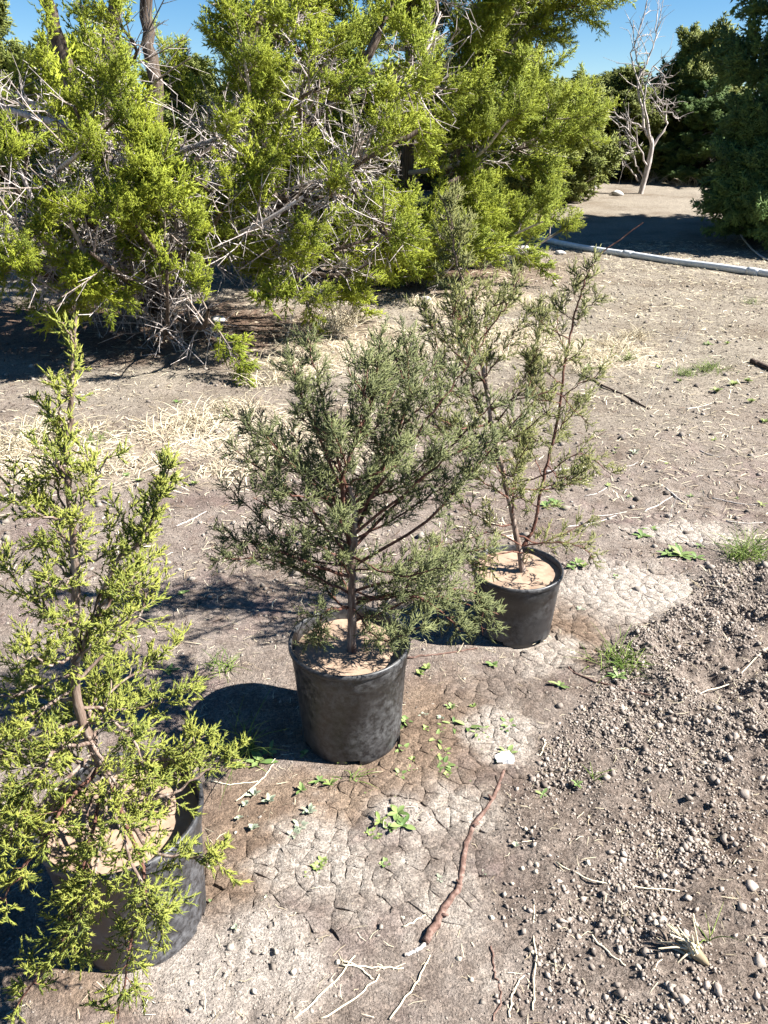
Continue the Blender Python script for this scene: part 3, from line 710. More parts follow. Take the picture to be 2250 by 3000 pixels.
# ------------------------------------------------------------------ grown junipers
def tuft_proto(seed, fine):
    rng = np.random.default_rng(seed)
    ax = bez([(0, 0, 0), (.012, .008, .10), (0, .01, .20), (.01, 0, .30)], 6)[None]
    bl, *_ = grow(ax, rng, 15, .08, 1.0, .85, .07, .14, 4, .10, .12, .35)
    sb, *_ = grow(bl, rng, 6, .15, 1.0, .75, .025, .055, 3, .10, .12, .2)
    tw = np.concatenate([bl[:, 1:], sb])
    a, d, l, ix = strokes(tw, rng, 6 if fine else 3, .05, 1.05, .65, .013 if fine else .024, .026 if fine else .046, .3, .08)
    tint = np.clip(rng.normal(.52, .15, len(a)), 0, 1)
    g = spindles(a, d, l, (.0038 if fine else .0085) * rng.uniform(.75, 1.2, len(a)), tint, True)
    return mesh_np('juniper_tuft', g[0], None, g[2], g[3])
TUFT_ME = {f: [tuft_proto(900 + k + 10 * f, f) for k in range(3)] for f in (0, 1)}
def crown_nodes(leaf, fine):
    ng = bpy.data.node_groups.new('crown_tufts', 'GeometryNodeTree')
    ng.interface.new_socket('Geometry', in_out='INPUT', socket_type='NodeSocketGeometry'); ng.interface.new_socket('Geometry', in_out='OUTPUT', socket_type='NodeSocketGeometry')
    gi = ng.nodes.new('NodeGroupInput'); go = ng.nodes.new('NodeGroupOutput'); jn = ng.nodes.new('GeometryNodeJoinGeometry')
    def na(name, dt):
        n = ng.nodes.new('GeometryNodeInputNamedAttribute'); n.data_type = dt; n.inputs['Name'].default_value = name; return n.outputs[0]
    e2r = ng.nodes.new('FunctionNodeEulerToRotation'); ng.links.new(na('trot', 'FLOAT_VECTOR'), e2r.inputs[0])
    ng.links.new(gi.outputs[0], jn.inputs[0])
    for k, src in enumerate(TUFT_ME[fine]):
        me = src.copy(); me.materials.append(leaf)
        po = bpy.data.objects.new('juniper_tuft', me)
        oi = ng.nodes.new('GeometryNodeObjectInfo'); oi.inputs['Object'].default_value = po
        cp = ng.nodes.new('FunctionNodeCompare'); cp.data_type = 'FLOAT'; cp.operation = 'EQUAL'; cp.inputs['B'].default_value = k + 1.0; cp.inputs['Epsilon'].default_value = .1
        ng.links.new(na('tkind', 'FLOAT'), cp.inputs['A'])
        ip = ng.nodes.new('GeometryNodeInstanceOnPoints')
        ng.links.new(gi.outputs[0], ip.inputs['Points']); ng.links.new(cp.outputs[0], ip.inputs['Selection']); ng.links.new(oi.outputs['Geometry'], ip.inputs['Instance'])
        ng.links.new(e2r.outputs[0], ip.inputs['Rotation']); ng.links.new(na('tscale', 'FLOAT'), ip.inputs['Scale']); ng.links.new(ip.outputs[0], jn.inputs[0])
    ng.links.new(jn.outputs[0], go.inputs[0])
    return ng
CROWN_NG = {}
def set_tufts(o, ng):
    md = o.modifiers.new('tufts', 'NODES'); md.node_group = ng
def juniper_tree(label, base, stems, nlimb, limb_len, seed, leaf, live, group=None, n=(9, 6, 8, 9), tuft=(.16, .36), stroke=(.026, .050), rs=.0085, sec_len=(.4, .95), el=(-.15, .7), zlo=.3, dead=8, tmean=.55, wood=None, targets=(), fine=1):
    """stems: list of (points, r0, r1); limbs leave them in all directions; live(p, dir) in 0..1 says how much foliage a limb end carries"""
    rng = np.random.default_rng(seed)
    root = tag(empty('juniper_tree', base), label, 'tree', group)
    wood = wood or M['bark']
    SP = []
    for pts, r0, r1 in stems:
        p = bez(pts, 26); p[2:-1] += rng.normal(0, .012, (23, 3)); rr = np.linspace(r0, r1, 26); rr[:3] *= np.array([1.5, 1.25, 1.1])
        SP.append(p); obj('trunk', tubes(p[None], rr[None], 10, .12, rng), wood, root, smooth=True)
    axisxy = np.array(base[:2])
    L = []
    for k in range(nlimb):
        if k < len(targets): s, d, ln = targets[k]; s = np.array(s); d = nrm(np.array(d, float))
        else:
            p = SP[k % len(SP)]; zt = zlo + base[2] + (p[-1, 2] - zlo - base[2]) * rng.uniform(0, 1) ** 1.35
            i = int(np.clip(np.searchsorted(p[:, 2], zt), 1, 25)); s = p[i]
            az = k * 2.399 + rng.normal(0, .35)
            o = s[:2] - axisxy; o = o / max(np.linalg.norm(o), .3)
            e = rng.uniform(*el) * (.35 + .65 * np.clip((s[2] - .3) / 2.2, 0, 1.3)); hd = nrm(np.array([math.cos(az), math.sin(az)]) + .7 * o)
            d = np.array([hd[0] * math.cos(e), hd[1] * math.cos(e), math.sin(e)])
            top = max(q[-1, 2] for q in SP); ln = rng.uniform(*limb_len) * (1.0 - .55 * np.clip((s[2] - 1.2) / max(top - 1.2, .5), 0, 1))
        side = rng.normal(0, .10, 3) * ln
        c = bez([s, s + d * ln * .35 + side * .6 + np.array([0, 0, -.02 * ln]), s + d * ln * .7 + side, s + d * ln + np.array([0, 0, .12 * ln])], 12)
        c[:, 2] = np.maximum(c[:, 2], .12 + H(c[:, 0], c[:, 1]))
        r0 = .016 + .012 * ln
        obj('limb', tubes(c[None], np.linspace(r0, r0 * .3, 12)[None], 6, .15, rng), wood if k % 3 else M['dead'], root, smooth=True)
        L.append(c)
    L = np.array(L)
    lv = np.array([live(c[-1], c[-1] - c[0]) for c in L])
    W = []; F = []
    sec, l2, i2, t2 = grow(L, rng, n[0], .28, 1.0, .75, sec_len[0], sec_len[1], 6, .12, .14, .45)
    ok = (sec[:, :, 2] > H(sec[:, 0, 0], sec[:, 0, 1])[:, None] + .06).all(1)
    sec = sec[ok]; i2 = i2[ok]; t2 = t2[ok]
    sl = lv[i2] * np.clip((t2 - .10) / .5, .0, 1)
    W.append(tubes(sec[:, ::2], np.tile(np.linspace(.010, .004, 3), (len(sec), 1)), 3))
    alive = rng.uniform(0, 1, len(sec)) < sl
    A = sec[alive]
    tuf, l3, i3, t3 = grow(A, rng, n[1], .25, 1.0, .65, tuft[0], tuft[1], 5, .18, .12, .3)
    tuf = np.concatenate([tuf, A[:, 1:]])
    W.append(tubes(tuf[:, ::2], np.tile(np.linspace(.004, .0015, 3), (len(tuf), 1)), 3))
    p0 = tuf[:, 0]; dv = tuf[:, -1] - tuf[:, 0]; ln = np.linalg.norm(dv, axis=1)
    az = np.arctan2(dv[:, 1], dv[:, 0]); th = np.arccos(np.clip(dv[:, 2] / np.maximum(ln, 1e-6), -1, 1))
    # Euler XYZ: spin about the tuft's own axis is carried by the three different prototypes and this roll
    m = len(tuf)
    trot = np.stack([np.zeros(m), th, az], -1)
    sc = np.clip(ln / .30, .5, 2.2) * n[2] * rng.uniform(.75, 1.2, m)
    kind = rng.integers(1, 4, m).astype(float); itint = rng.normal(tmean - .52, .17, m) - .5 * (rng.uniform(0, 1, m) < .05)
    # a few real sprays of the crown mesh itself, the rest set on its points
    bl, l4, i4, t4 = grow(tuf, rng, 2, .3, 1.0, .80, .06 * n[2], .13 * n[2], 3, .12, .12, .3)
    a, d, l, ix = strokes(bl, rng, 5, .05, 1.05, .7, stroke[0], stroke[1], .35, .10)
    g = spindles(a, d, l, rs * rng.uniform(.75, 1.2, len(a)), np.clip(rng.normal(tmean, .15, len(a)), 0, 1), True)
    nv = len(g[0]); at = dict(g[3])
    for kk in at: at[kk] = np.concatenate([at[kk], np.full(m, .5)])
    at['tkind'] = np.concatenate([np.zeros(nv), kind]); at['tscale'] = np.concatenate([np.ones(nv), sc]); at['itint'] = np.concatenate([np.zeros(nv), itint]); at['trot'] = np.concatenate([np.zeros((nv, 3)), trot])
    co = tag(obj('crown', (np.concatenate([g[0], p0]), None, g[2], at), leaf, root), kind='stuff')
    key = (leaf.name, fine)
    if key not in CROWN_NG: CROWN_NG[key] = crown_nodes(leaf, fine)
    set_tufts(co, CROWN_NG[key])
    # bare twigs in the inside of the crown
    dt, l5, i5, t5 = grow(L, rng, dead, .08, .75, .95, .18, .6, 5, .0, .22, .2)
    db, l6, i6, t6 = grow(np.concatenate([dt, sec[~alive][:, :5]]), rng, 5, .2, 1.0, .8, .06, .26, 4, .0, .2, .2)
    tag(obj('dead_twigs', merge([tubes(dt, np.tile(np.linspace(.008, .003, 5), (len(dt), 1)), 3), tubes(db[:, ::3], np.tile(np.array([.0042, .0018]), (len(db), 1)), 3)]), M['dead'], root), kind='stuff')
    tag(obj('twigs', merge(W), M['twig'], root), kind='stuff')
    return root

ya = 8.2
bA = G(420, 925); bA = np.array([PY(420, 925, ya)[0], ya, h1(PY(420, 925, ya)[0], ya)])
def st(*pts): return [bA + np.array([0, 0, -.05])] + [PY(*p) for p in pts]
stemsA = [(st((330, 640, 8.1), (260, 380, 8.0), (160, 90, 7.9), (90, -220, 7.8), (60, -500, 7.8)), .10, .035),
          (st((360, 640, 8.2), (300, 420, 8.3), (312, 200, 8.3), (340, -40, 8.4), (350, -500, 8.5)), .12, .04),
          (st((450, 600, 8.3), (455, 300, 8.4), (430, 60, 8.5), (415, -300, 8.5)), .10, .04),
          (st((560, 720, 8.1), (720, 520, 8.0), (900, 370, 7.9), (1060, 200, 7.9), (1180, -80, 7.9)), .09, .03),
          (st((560, 800, 8.0), (760, 640, 7.9), (1000, 500, 7.8), (1230, 380, 7.9)), .07, .02),
          (st((620, 560, 8.8), (700, 250, 9.0), (780, -100, 9.2), (800, -450, 9.3)), .08, .03)]
def liveA(p, d):
    a = math.degrees(math.atan2(d[1], d[0]))
    if -110 < a < -10 and .6 < p[2] < 2.2: return .34
    if p[2] > 1.9 and p[0] < -1.6: return .38
    if -135 < a < 0: return .80
    return .62
def TG(px0, py0, y0, px1, py1, y1):
    a = PY(px0, py0, y0); b = PY(px1, py1, y1); return (a, b - a, float(np.linalg.norm(b - a)))
tgA = [TG(330, 620, 8.1, 60, 560, 6.2), TG(350, 700, 8.1, 150, 640, 6.0), TG(360, 780, 8.1, 330, 700, 6.1), TG(360, 700, 8.0, 440, 560, 6.2),
       TG(380, 820, 8.1, 280, 850, 5.9), TG(420, 850, 8.1, 620, 1010, 6.1), TG(400, 600, 8.1, 470, 330, 6.6), TG(330, 520, 8.0, 230, 400, 6.4),
       TG(560, 760, 8.0, 660, 700, 6.4), TG(700, 540, 8.0, 640, 480, 6.6), TG(900, 380, 7.9, 930, 330, 6.6), TG(1000, 260, 7.9, 720, 110, 6.8),
       TG(760, 640, 7.9, 820, 780, 6.6), TG(1000, 500, 7.8, 960, 600, 6.5), TG(1000, 490, 7.8, 1150, 480, 6.6), TG(1060, 200, 7.9, 1250, 250, 6.9),
       TG(1000, 500, 7.8, 1120, 700, 6.9), TG(340, 860, 8.1, 60, 860, 6.0), TG(300, 800, 8.1, 30, 730, 6.0), TG(900, 560, 7.8, 880, 900, 6.8), TG(420, 900, 8.1, 500, 880, 6.3), TG(400, 880, 8.1, 190, 960, 6.1),
       TG(300, 680, 8.1, 100, 470, 6.3), TG(330, 740, 8.1, 20, 610, 6.1), TG(350, 820, 8.1, 220, 760, 6.0), TG(400, 780, 8.1, 410, 760, 6.1), TG(330, 850, 8.1, 110, 800, 5.9), TG(450, 760, 8.1, 490, 650, 6.3), TG(480, 860, 8.1, 560, 830, 6.2), TG(480, 650, 8.1, 380, 420, 6.4)]
juniper_tree('large multi-trunked juniper with bare grey inner twigs behind the potted saplings', bA, stemsA, 62, (1.0, 2.2), 101, M['leaf_tree'], liveA, 'grown junipers around the clearing', (8, 6, 1.0, 1), tuft=(.15, .33), stroke=(.016, .030), rs=.0050, zlo=.7, dead=16, tmean=.64, targets=tgA)

bB = np.array([.15, 11.4, h1(.15, 11.4)])
def stB(*pts): return [bB + np.array([0, 0, -.05])] + [bB + np.array(p) for p in pts]
stemsB = [(stB((.1, -.1, 1.0), (.2, -.2, 2.2), (.1, -.2, 3.6), (0, -.1, 5.0)), .12, .03), (stB((.5, -.2, .9), (.9, -.4, 1.9), (1.1, -.5, 3.0), (1.2, -.4, 4.0)), .08, .025),
          (stB((-.5, -.1, .9), (-.9, -.2, 1.9), (-1.1, -.2, 3.2), (-1.2, -.2, 4.2)), .08, .025)]
juniper_tree('broad bright green juniper with foliage to the ground, low branch reaching the pipe', bB, stemsB, 60, (1.25, 2.1), 202, M['leaf_tree'], lambda p, d: .95, 'grown junipers around the clearing', (8, 7, 1.1, 1), tuft=(.18, .38), stroke=(.018, .034), rs=.0060, zlo=.15, dead=5, el=(-.25, .8),
             targets=[(bB + np.array([.3, -.1, .35]), (1.0, .35, -.02), 2.4), (bB + np.array([.2, -.2, .4]), (.3, -1, -.05), 1.7), (bB + np.array([0, -.2, .4]), (-.4, -1, -.05), 1.7), (bB + np.array([.3, -.2, .6]), (.8, -.5, .0), 1.8), (bB + np.array([-.2, -.2, .5]), (-.9, -.6, 0), 1.9)])

def simple_tree(label, x, y, h, w, seed, leaf, nlimb=36, n=(7, 7, 1.25, 1), stroke=(.04, .08), rs=.012, live=.95, tuft=(.25, .5), zlo=.12, dead=3, tmean=.5, el=(-.1, .9), fine=0):
    b = np.array([x, y, h1(x, y)]); r = np.random.default_rng(seed)
    s = [(([b + np.array([0, 0, -.05]), b + np.array([.05, .05, h * .35]), b + np.array([-.03, 0, h * .7]), b + np.array([0, 0, h])]), .11, .012)]
    for k in range(2):
        a = r.uniform(0, 6.28); c, q = math.cos(a) * w * .32, math.sin(a) * w * .32
        s.append(([b, b + np.array([c * .7, q * .7, h * .3]), b + np.array([c, q, h * .6]), b + np.array([c, q, h * .88])], .07, .012))
    return juniper_tree(label, b, s, nlimb, (w * .55, w * .95), seed, leaf, lambda p, d: live, 'grown junipers around the clearing', n, tuft, stroke, rs, (.35, .75), el, zlo, dead, tmean, None,
                        [(b + np.array([0, 0, .40]), (math.cos(q * .61), math.sin(q * .61), -.03), w * r.uniform(.75, 1.0)) for q in range(10)], fine)
TREE_R = simple_tree('dark shaded conical juniper with dead twigs at its skirt, beyond the pipe', 7.9, 14.6, 5.8, 2.1, 303, M['leaf_painted_shade'], 84, (8, 7, 1.1, 1), (.03, .06), .010, dead=8, tmean=.5)
TREE_P = simple_tree('yellow-green pointed juniper behind the bare dead tree', 9.2, 25.5, 3.0, 1.5, 305, M['leaf_back'], 44, el=(.1, 1.0))
TREE_Q = simple_tree('round juniper partly hidden behind the broad bright one', 3.4, 20.0, 3.4, 1.9, 307, M['leaf_back'], 34)
def copy_tree(src, label, x, y, h, w, rz):
    r = src.copy(); COL.objects.link(r); r.location = (x, y, h1(x, y)); r.rotation_euler = (0, 0, rz); r.scale = (w, w, h); r['label'] = label
    for ch in list(src.children):
        c = ch.copy(); COL.objects.link(c); c.parent = r
    return r
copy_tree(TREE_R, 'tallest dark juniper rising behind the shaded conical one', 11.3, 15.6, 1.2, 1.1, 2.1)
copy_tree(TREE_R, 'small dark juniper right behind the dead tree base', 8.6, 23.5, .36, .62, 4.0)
copy_tree(TREE_P, 'dusky low juniper between the dead tree and the broad bright juniper', 6.3, 24.5, .72, 1.0, 1.9)
copy_tree(TREE_Q, 'distant juniper seen through the trunks of the large multi-trunked one', -6.2, 19.0, .82, 1.05, 1.0)
copy_tree(TREE_Q, 'low spreading juniper far behind the large multi-trunked one', -2.6, 21.0, .78, 1.15, 2.7)
rb = np.random.default_rng(400)
for k, (x, y) in enumerate([(-14, 27), (-10.5, 24), (-8.6, 28), (-5, 27), (-1.2, 26), (1.2, 24), (5.2, 30), (17, 34), (-18, 31), (19, 31), (8.2, 33), (3, 34), (-12, 20), (-22, 36), (24, 38), (-4, 36)]):
    copy_tree((TREE_P, TREE_Q)[k % 2], 'distant juniper in the tree line closing off the clearing', x, y, rb.uniform(.62, .82) if -9 < x < 13 else rb.uniform(1.0, 1.3), rb.uniform(1.1, 1.5), rb.uniform(0, 6.28))
# bare dead tree
def dead_tree():
    rng = np.random.default_rng(55); y = 19.0
    b = G(1875, 575); y = 21.0
    bx = PY(1875, 575, y)[0]; b = np.array([bx, y, h1(bx, y)])
    root = tag(empty('dead_tree', b), 'bare silver-grey dead tree with forked crooked limbs', 'tree')
    T = lambda *p: [PY(q[0], q[1], y + (q[2] if len(q) > 2 else 0)) for q in p]
    tr = [b - np.array([0, 0, .05])] + T((1895, 500), (1910, 430), (1905, 400))
    p = bez(tr, 14); obj('trunk', tubes(p[None], np.linspace(.070, .048, 14)[None], 8, .15, rng), M['dead'], root, smooth=True)
    lim = [T((1905, 405), (1885, 375, .1), (1850, 360, .2), (1800, 335, .3), (1775, 322, .3)), T((1905, 440), (1940, 390), (1955, 345), (1940, 335), (1965, 330), (1978, 345)),
           T((1910, 430), (1890, 330, -.1), (1885, 280, -.1), (1900, 240, -.1), (1930, 290, -.1), (1945, 310)), T((1885, 375), (1880, 310), (1870, 270), (1875, 210), (1860, 150), (1855, 60)),
           T((1900, 500), (1870, 430, -.2), (1840, 380, -.2), (1810, 365, -.2)), T((1885, 520), (1860, 480), (1850, 440), (1840, 430)), T((1885, 280), (1860, 210), (1850, 150), (1880, 80), (1895, 10)),
           T((1890, 250), (1910, 200), (1940, 215), (1950, 250)), T((1870, 530), (1835, 480), (1815, 460)), T((1875, 220), (1900, 170), (1920, 120), (1925, 40))]
    Ls = []
    for k, c in enumerate(lim):
        q = bez(c, 14); q[1:-1] += rng.normal(0, .018, (12, 3)); Ls.append(q)
        obj('limb', tubes(q[None], np.linspace(.034 if k < 4 else .021, .009, 14)[None], 6, .15, rng), M['dead'], root, smooth=True)
    tw, *_ = grow(np.array(Ls), rng, 7, .3, 1, .8, .25, .7, 6, .15, .25, .3); t2, *_ = grow(tw, rng, 3, .3, 1, .7, .12, .35, 4, .1, .2)
    obj('twigs', merge([tubes(tw, np.tile(np.linspace(.012, .005, 6), (len(tw), 1)), 4), tubes(t2, np.tile(np.linspace(.006, .003, 4), (len(t2), 1)), 3)]), M['dead'], root)
dead_tree()

# ------------------------------------------------------------------ pipe, sticks, stones, debris
def ground_line(pts, K=24, lift=0.0):
    p = bez([np.array([*G(*q)[:2], 0]) for q in pts], K); p[:, 2] = H(p[:, 0], p[:, 1]) + lift; return p
def pipe():
    a = G(1560, 700); b = G(2250, 812); d = nrm(b - a); c = b + d * 2.0; r = .05
    L = np.linalg.norm(c - a); n = 3
    root = tag(empty('pipe', a), 'long pale plastic pipe lying across the clearing', 'pipe')
    for k in range(n):
        s = a + d * L * k / n; e = a + d * L * (k + 1) / n
        p = np.linspace(s, e, 14); p[:, 2] = H(p[:, 0], p[:, 1]) + r * .9
        p[:, 2] = np.convolve(np.pad(p[:, 2], 2, 'edge'), np.ones(5) / 5, 'valid')
        obj('segment', tubes(p[None], np.full((1, 14), r), 16, caps=True), M['pipe'], root, smooth=True)
        if k: obj('coupling', tubes((s + np.linspace(-.09, .09, 4)[:, None] * d + np.array([0, 0, p[0, 2] - s[2]]))[None], np.full((1, 4), r * 1.14), 16, caps=True), M['pipe'], root, smooth=True)
pipe()
rng = np.random.default_rng(71)
LAND = [('the tall pot', -.107, 1.985, .19), ('the short pot', .515, 2.59, .18), ('the dusty pot', -.614, 1.315, .19), ('the reddish-brown stick', .20, 1.62, .1), ('the dug soil', .95, 2.0, .35), ('the white scrap', .31, 1.86, .02),
        ('the uprooted grass crown', .70, 1.15, .03), ('the charred wood', 2.75, 5.9, .1), ('the pipe', 4.2, 12.6, .8), ('the large multi-trunked juniper', -2.2, 7.2, 1.1), ('the broad bright juniper', .4, 10.2, 1.2), ('the dead tree', 6.8, 20.5, .5), ('the rotting branch', 1.45, 4.9, .2), ('the dark juniper', 7.4, 14, 1.2)]
def place(x, y):
    d = sorted((max(0.0, math.hypot(x - a, y - b) - r), n) for n, a, b, r in LAND)
    if d[0][0] < .14: return 'beside ' + d[0][1]
    if d[1][0] < 1.7 * d[0][0]: return 'between %s and %s' % (d[0][1], d[1][1])
    return ('near ' if d[0][0] < .7 else 'some way off from ') + d[0][1]
def stick(pts, r0, r1, mat, label, cat='stick', group=None, K=24, rough=.15, lift=.8, wob=.002):
    p = ground_line(pts, K, 0); p[:, :2] += rng.normal(0, wob, (K, 2)); rr = np.linspace(r0, r1, K)
    z = H(p[:, 0], p[:, 1]); p[:, 2] = np.convolve(np.pad(z, 3, 'edge'), np.ones(7) / 7, 'valid') + rr * lift
    return tag(obj('stick', tubes(p[None], rr[None], 7, rough, rng, caps=True, tint=[.9]), mat, smooth=False), label, cat, group)
stick([(1476, 2262), (1440, 2350), (1385, 2430), (1358, 2520), (1345, 2600), (1290, 2690), (1248, 2765)], .0065, .0100, M['stick'], 'long crooked reddish-brown stick on the cracked soil', wob=.0016, K=34, rough=.22)
def stubs():
    o = bpy.data.objects['stick']; base = np.array(o.location); gs = []
    for (px, py, dx, dy) in ((1385, 2430, .018, .006), (1350, 2600, -.012, .010), (1290, 2690, .020, -.004), (1440, 2350, -.010, .012)):
        p = G(px, py) + np.array([0, 0, .010]); e = p + np.array([dx, dy, .008]); gs.append(tubes(np.array([[p, (p + e) / 2 + np.array([0, 0, .002]), e]]), np.array([[.0062, .0045, .0030]]), 6, .2, rng, caps=True))
    for g in gs: obj('stub', g, M['stick'], o)
stubs()
stick([(1245, 2770), (1215, 2790), (1185, 2800)], .005, .004, M['greystick'], 'short pale broken end lying off the reddish-brown stick', wob=.001)
stick([(1190, 1930), (1260, 1920), (1330, 1912), (1400, 1900)], .004, .003, M['stick'], 'thin brown twig lying between the tall pot and the short pot')
stick([(1650, 1920), (1680, 1970), (1800, 2010), (1930, 2040)], .0035, .003, M['stick'], 'dark thin root curving into the dug soil')
stick([(1600, 1385), (1660, 1375), (1720, 1370)], .006, .005, M['greystick'], 'pale grey stick lying right of the sparse juniper stems')
stick([(1690, 1310), (1740, 1285), (1775, 1265)], .005, .004, M['darkstick'], 'dark straight twig on the ground beside the sparse juniper')
stick([(1700, 1100), (1760, 1130), (1840, 1165), (1900, 1200)], .010, .006, M['darkstick'], 'dark rotting branch half sunk in the litter')
stick([(2200, 1062), (2230, 1075), (2290, 1092)], .022, .02, M['darkstick'], 'thick black charred piece of wood in the litter')
stick([(2170, 690), (2200, 730), (2240, 760), (2290, 775)], .02, .012, M['greystick'], 'grey fallen bough beyond the pipe under the dark juniper')
stick([(1440, 2770), (1450, 2850), (1470, 2920), (1440, 2990)], .0025, .002, M['stick'], 'thin wiry brown root on the granular soil')
GS = 'small pale sticks scattered on the clearing'
LS = 'small pale dead twig lying '
for q in [(1790, 1505, 90, -10), (1730, 1530, 150, -35), (1930, 1475, 90, -50), (1850, 1360, 40, -15), (1990, 1460, 80, 60), (1880, 1540, 60, -6), (2150, 1470, 130, 20), (2050, 1190, 80, -20), (1960, 980, 110, 30),
          (1820, 1000, 60, -30), (2080, 1330, 60, 20), (1750, 1440, 70, -30), (2180, 1530, 110, 3), (560, 1520, 90, -45), (1150, 1130, 90, 20), (700, 1350, 110, 15), (330, 1480, 60, 20), (1500, 930, 120, 5), (1260, 950, 90, -20)]:
    stick([(q[0] - q[2] / 2, q[1] - q[3] / 2), (q[0], q[1] + 4), (q[0] + q[2] / 2, q[1] + q[3] / 2)], rng.uniform(.0025, .005), .002, M['greystick'], LS + place(*G(q[0], q[1])[:2]), 'stick', GS, 10)
GT = 'dry straw stems lying on the soil'
LT = 'thin dry straw stem lying '
for q in [((860, 2990), (960, 2900), (1040, 2800)), ((1140, 2990), (1220, 2880), (1260, 2800)), ((940, 2990), (1050, 2920), (1110, 2860)), ((690, 2350), (760, 2290), (800, 2240)), ((1560, 2960), (1565, 2860), (1562, 2640)),
          ((1490, 2980), (1510, 2900), (1530, 2860)), ((2250, 1895), (2120, 2010), (1950, 2050)), ((1600, 2170), (1590, 2200), (1570, 2240)), ((1430, 2100), (1450, 2080), (1465, 2060)), ((1000, 2830), (1080, 2835), (1180, 2840)),
          ((1190, 2560), (1290, 2565), (1400, 2555)), ((1630, 2530), (1750, 2590), (1990, 2610)), ((1730, 2740), (1780, 2790), (1835, 2830)), ((1180, 2720), (1230, 2690), (1260, 2680)), ((1000, 2810), (1060, 2840), (1090, 2870)), ((620, 2290), (680, 2300), (760, 2290)),
          ((1320, 2680), (1350, 2640), (1380, 2600)), ((880, 2620), (960, 2590), (1040, 2570))]:
    stick(q, .0022, .0016, M['straw'], LT + place(*G(*q[1])[:2]), 'straw', GT, 12, .05, 1.6)

def boulder(p, s, mat, label, cat, group=None, name='stone', flat=.7, seed=1):
    r = np.random.default_rng(seed); v, f = ico()
    e = {}; v = list(v); F = []
    def mid(a, b):
        k = (min(a, b), max(a, b))
        if k not in e: e[k] = len(v); v.append(nrm((v[a] + v[b]) / 2))
        return e[k]
    for a, b, c in f:
        x, y_, z = mid(a, b), mid(b, c), mid(c, a); F += [(a, x, z), (x, b, y_), (z, y_, c), (x, y_, z)]
    v = np.array(v); k = r.uniform(0, 99)
    d = 1 + .55 * fbm(v[:, 0] * 1.9 + k, v[:, 1] * 1.9 + v[:, 2] * 1.6 + k, 3, seed) + r.uniform(-.24, .24, len(v))
    v = v * d[:, None] * np.array([1, r.uniform(.7, 1), flat]) * s
    a = r.uniform(0, 6.28); R = np.array([[math.cos(a), -math.sin(a), 0], [math.sin(a), math.cos(a), 0], [0, 0, 1]])
    v = v @ R.T + np.array(p) + np.array([0, 0, s * flat * .35])
    return tag(obj(name, (v, None, np.array(F), {'tint': np.full(len(v), r.uniform(.35, .85))}), mat), label, cat, group)
k = 0
for (px, py, s) in [(1722, 2530, .011), (1920, 2705, .010), (1573, 2535, .009), (1570, 2555, .008), (1870, 2835, .009), (1480, 2305, .009), (1540, 2430, .008), (1440, 2690, .009), (905, 2510, .009), (1180, 2690, .008), (860, 2850, .010), (560, 2880, .008), (990, 2820, .009), (1560, 2790, .009), (620, 2660, .007), (690, 2440, .006),
                    (1360, 1990, .007), (345, 1565, .016), (525, 1670, .011), (1500, 2590, .008), (1530, 2545, .008), (1650, 2600, .007), (1380, 2870, .008), (1345, 2810, .008), (745, 2905, .009), (810, 2790, .008), (1610, 2900, .008), (1815, 2790, .007), (1960, 2240, .009), (1710, 2080, .008)]:
    k += 1; boulder(G(px, py), s * .8, M['stone'], 'cream pebble on the soil ' + place(*G(px, py)[:2]), 'pebble', 'cream pebbles on the soil', 'pebble', .75, k)
for (px, py, s) in [(1520, 745, .20), (1490, 770, .14), (1640, 745, .10), (1250, 880, .07), (2020, 775, .05), (1800, 610, .16), (1735, 600, .14), (1560, 560, .22), (1650, 600, .12)]:
    k += 1; boulder(G(px, py), s, M['limestone'], 'pale limestone rock on the ground by the broad bright juniper', 'rock', 'limestone rocks by the trees', 'rock', .5, k)
for (px, py, s) in [(870, 610, .17), (930, 860, .12), (300, 880, .12), (640, 940, .08)]:
    k += 1; boulder(G(px, max(py, 700)), s, M['limestone'], 'pale limestone rock under the large multi-trunked juniper', 'rock', 'limestone rocks under the large juniper', 'rock', .55, k)
for (px, py, s) in [(1080, 860, .02), (1355, 2020, .016), (1350, 2030, .014), (1640, 2070, .02), (1700, 2075, .018), (1775, 2280, .022), (1200, 2330, .015), (1150, 2350, .016), (1110, 2385, .014), (1930, 2130, .02), (2150, 2160, .026), (2060, 2240, .02), (2180, 2330, .024), (2120, 2460, .022), (2200, 2600, .026), (2100, 2900, .024), (2000, 2930, .02), (2220, 2820, .026)]:
    k += 1; boulder(G(px, py), s * .62, M['ground'] if False else M['clod_dug'] if px > 1600 else M['clod'], ('dark' if px > 1600 else 'pale') + ' lump of soil ' + place(*G(px, py)[:2]), 'clod', 'soil lumps', 'soil_clod', .8, k)
def paper():
    r = np.random.default_rng(5); p = G(1478, 2232); n = 9
    u, v = np.meshgrid(np.linspace(-1, 1, n), np.linspace(-1, 1, n)); u = u.ravel(); v = v.ravel()
    keep = .028 * (1 + .3 * fbm(u * 2 + 4, v * 2, 2, 3)); z = .014 + .022 * fbm(u * 1.7, v * 1.7, 3, 9) + .006 * r.uniform(-1, 1, n * n)
    V = np.stack([p[0] + u * keep, p[1] + v * keep * .7, p[2] + np.maximum(z, .002)], -1); W = V - np.array([0, 0, .0015])
    q = [(j * n + i, j * n + i + 1, (j + 1) * n + i + 1, (j + 1) * n + i) for j in range(n - 1) for i in range(n - 1)]
    q2 = [(a + 81, d + 81, c + 81, b + 81) for a, b, c, d in q]
    tag(obj('paper_scrap', (np.concatenate([V, W]), np.array(q + q2), None, None), M['paper']), 'crumpled white scrap at the upper end of the reddish-brown stick', 'scrap')
paper()

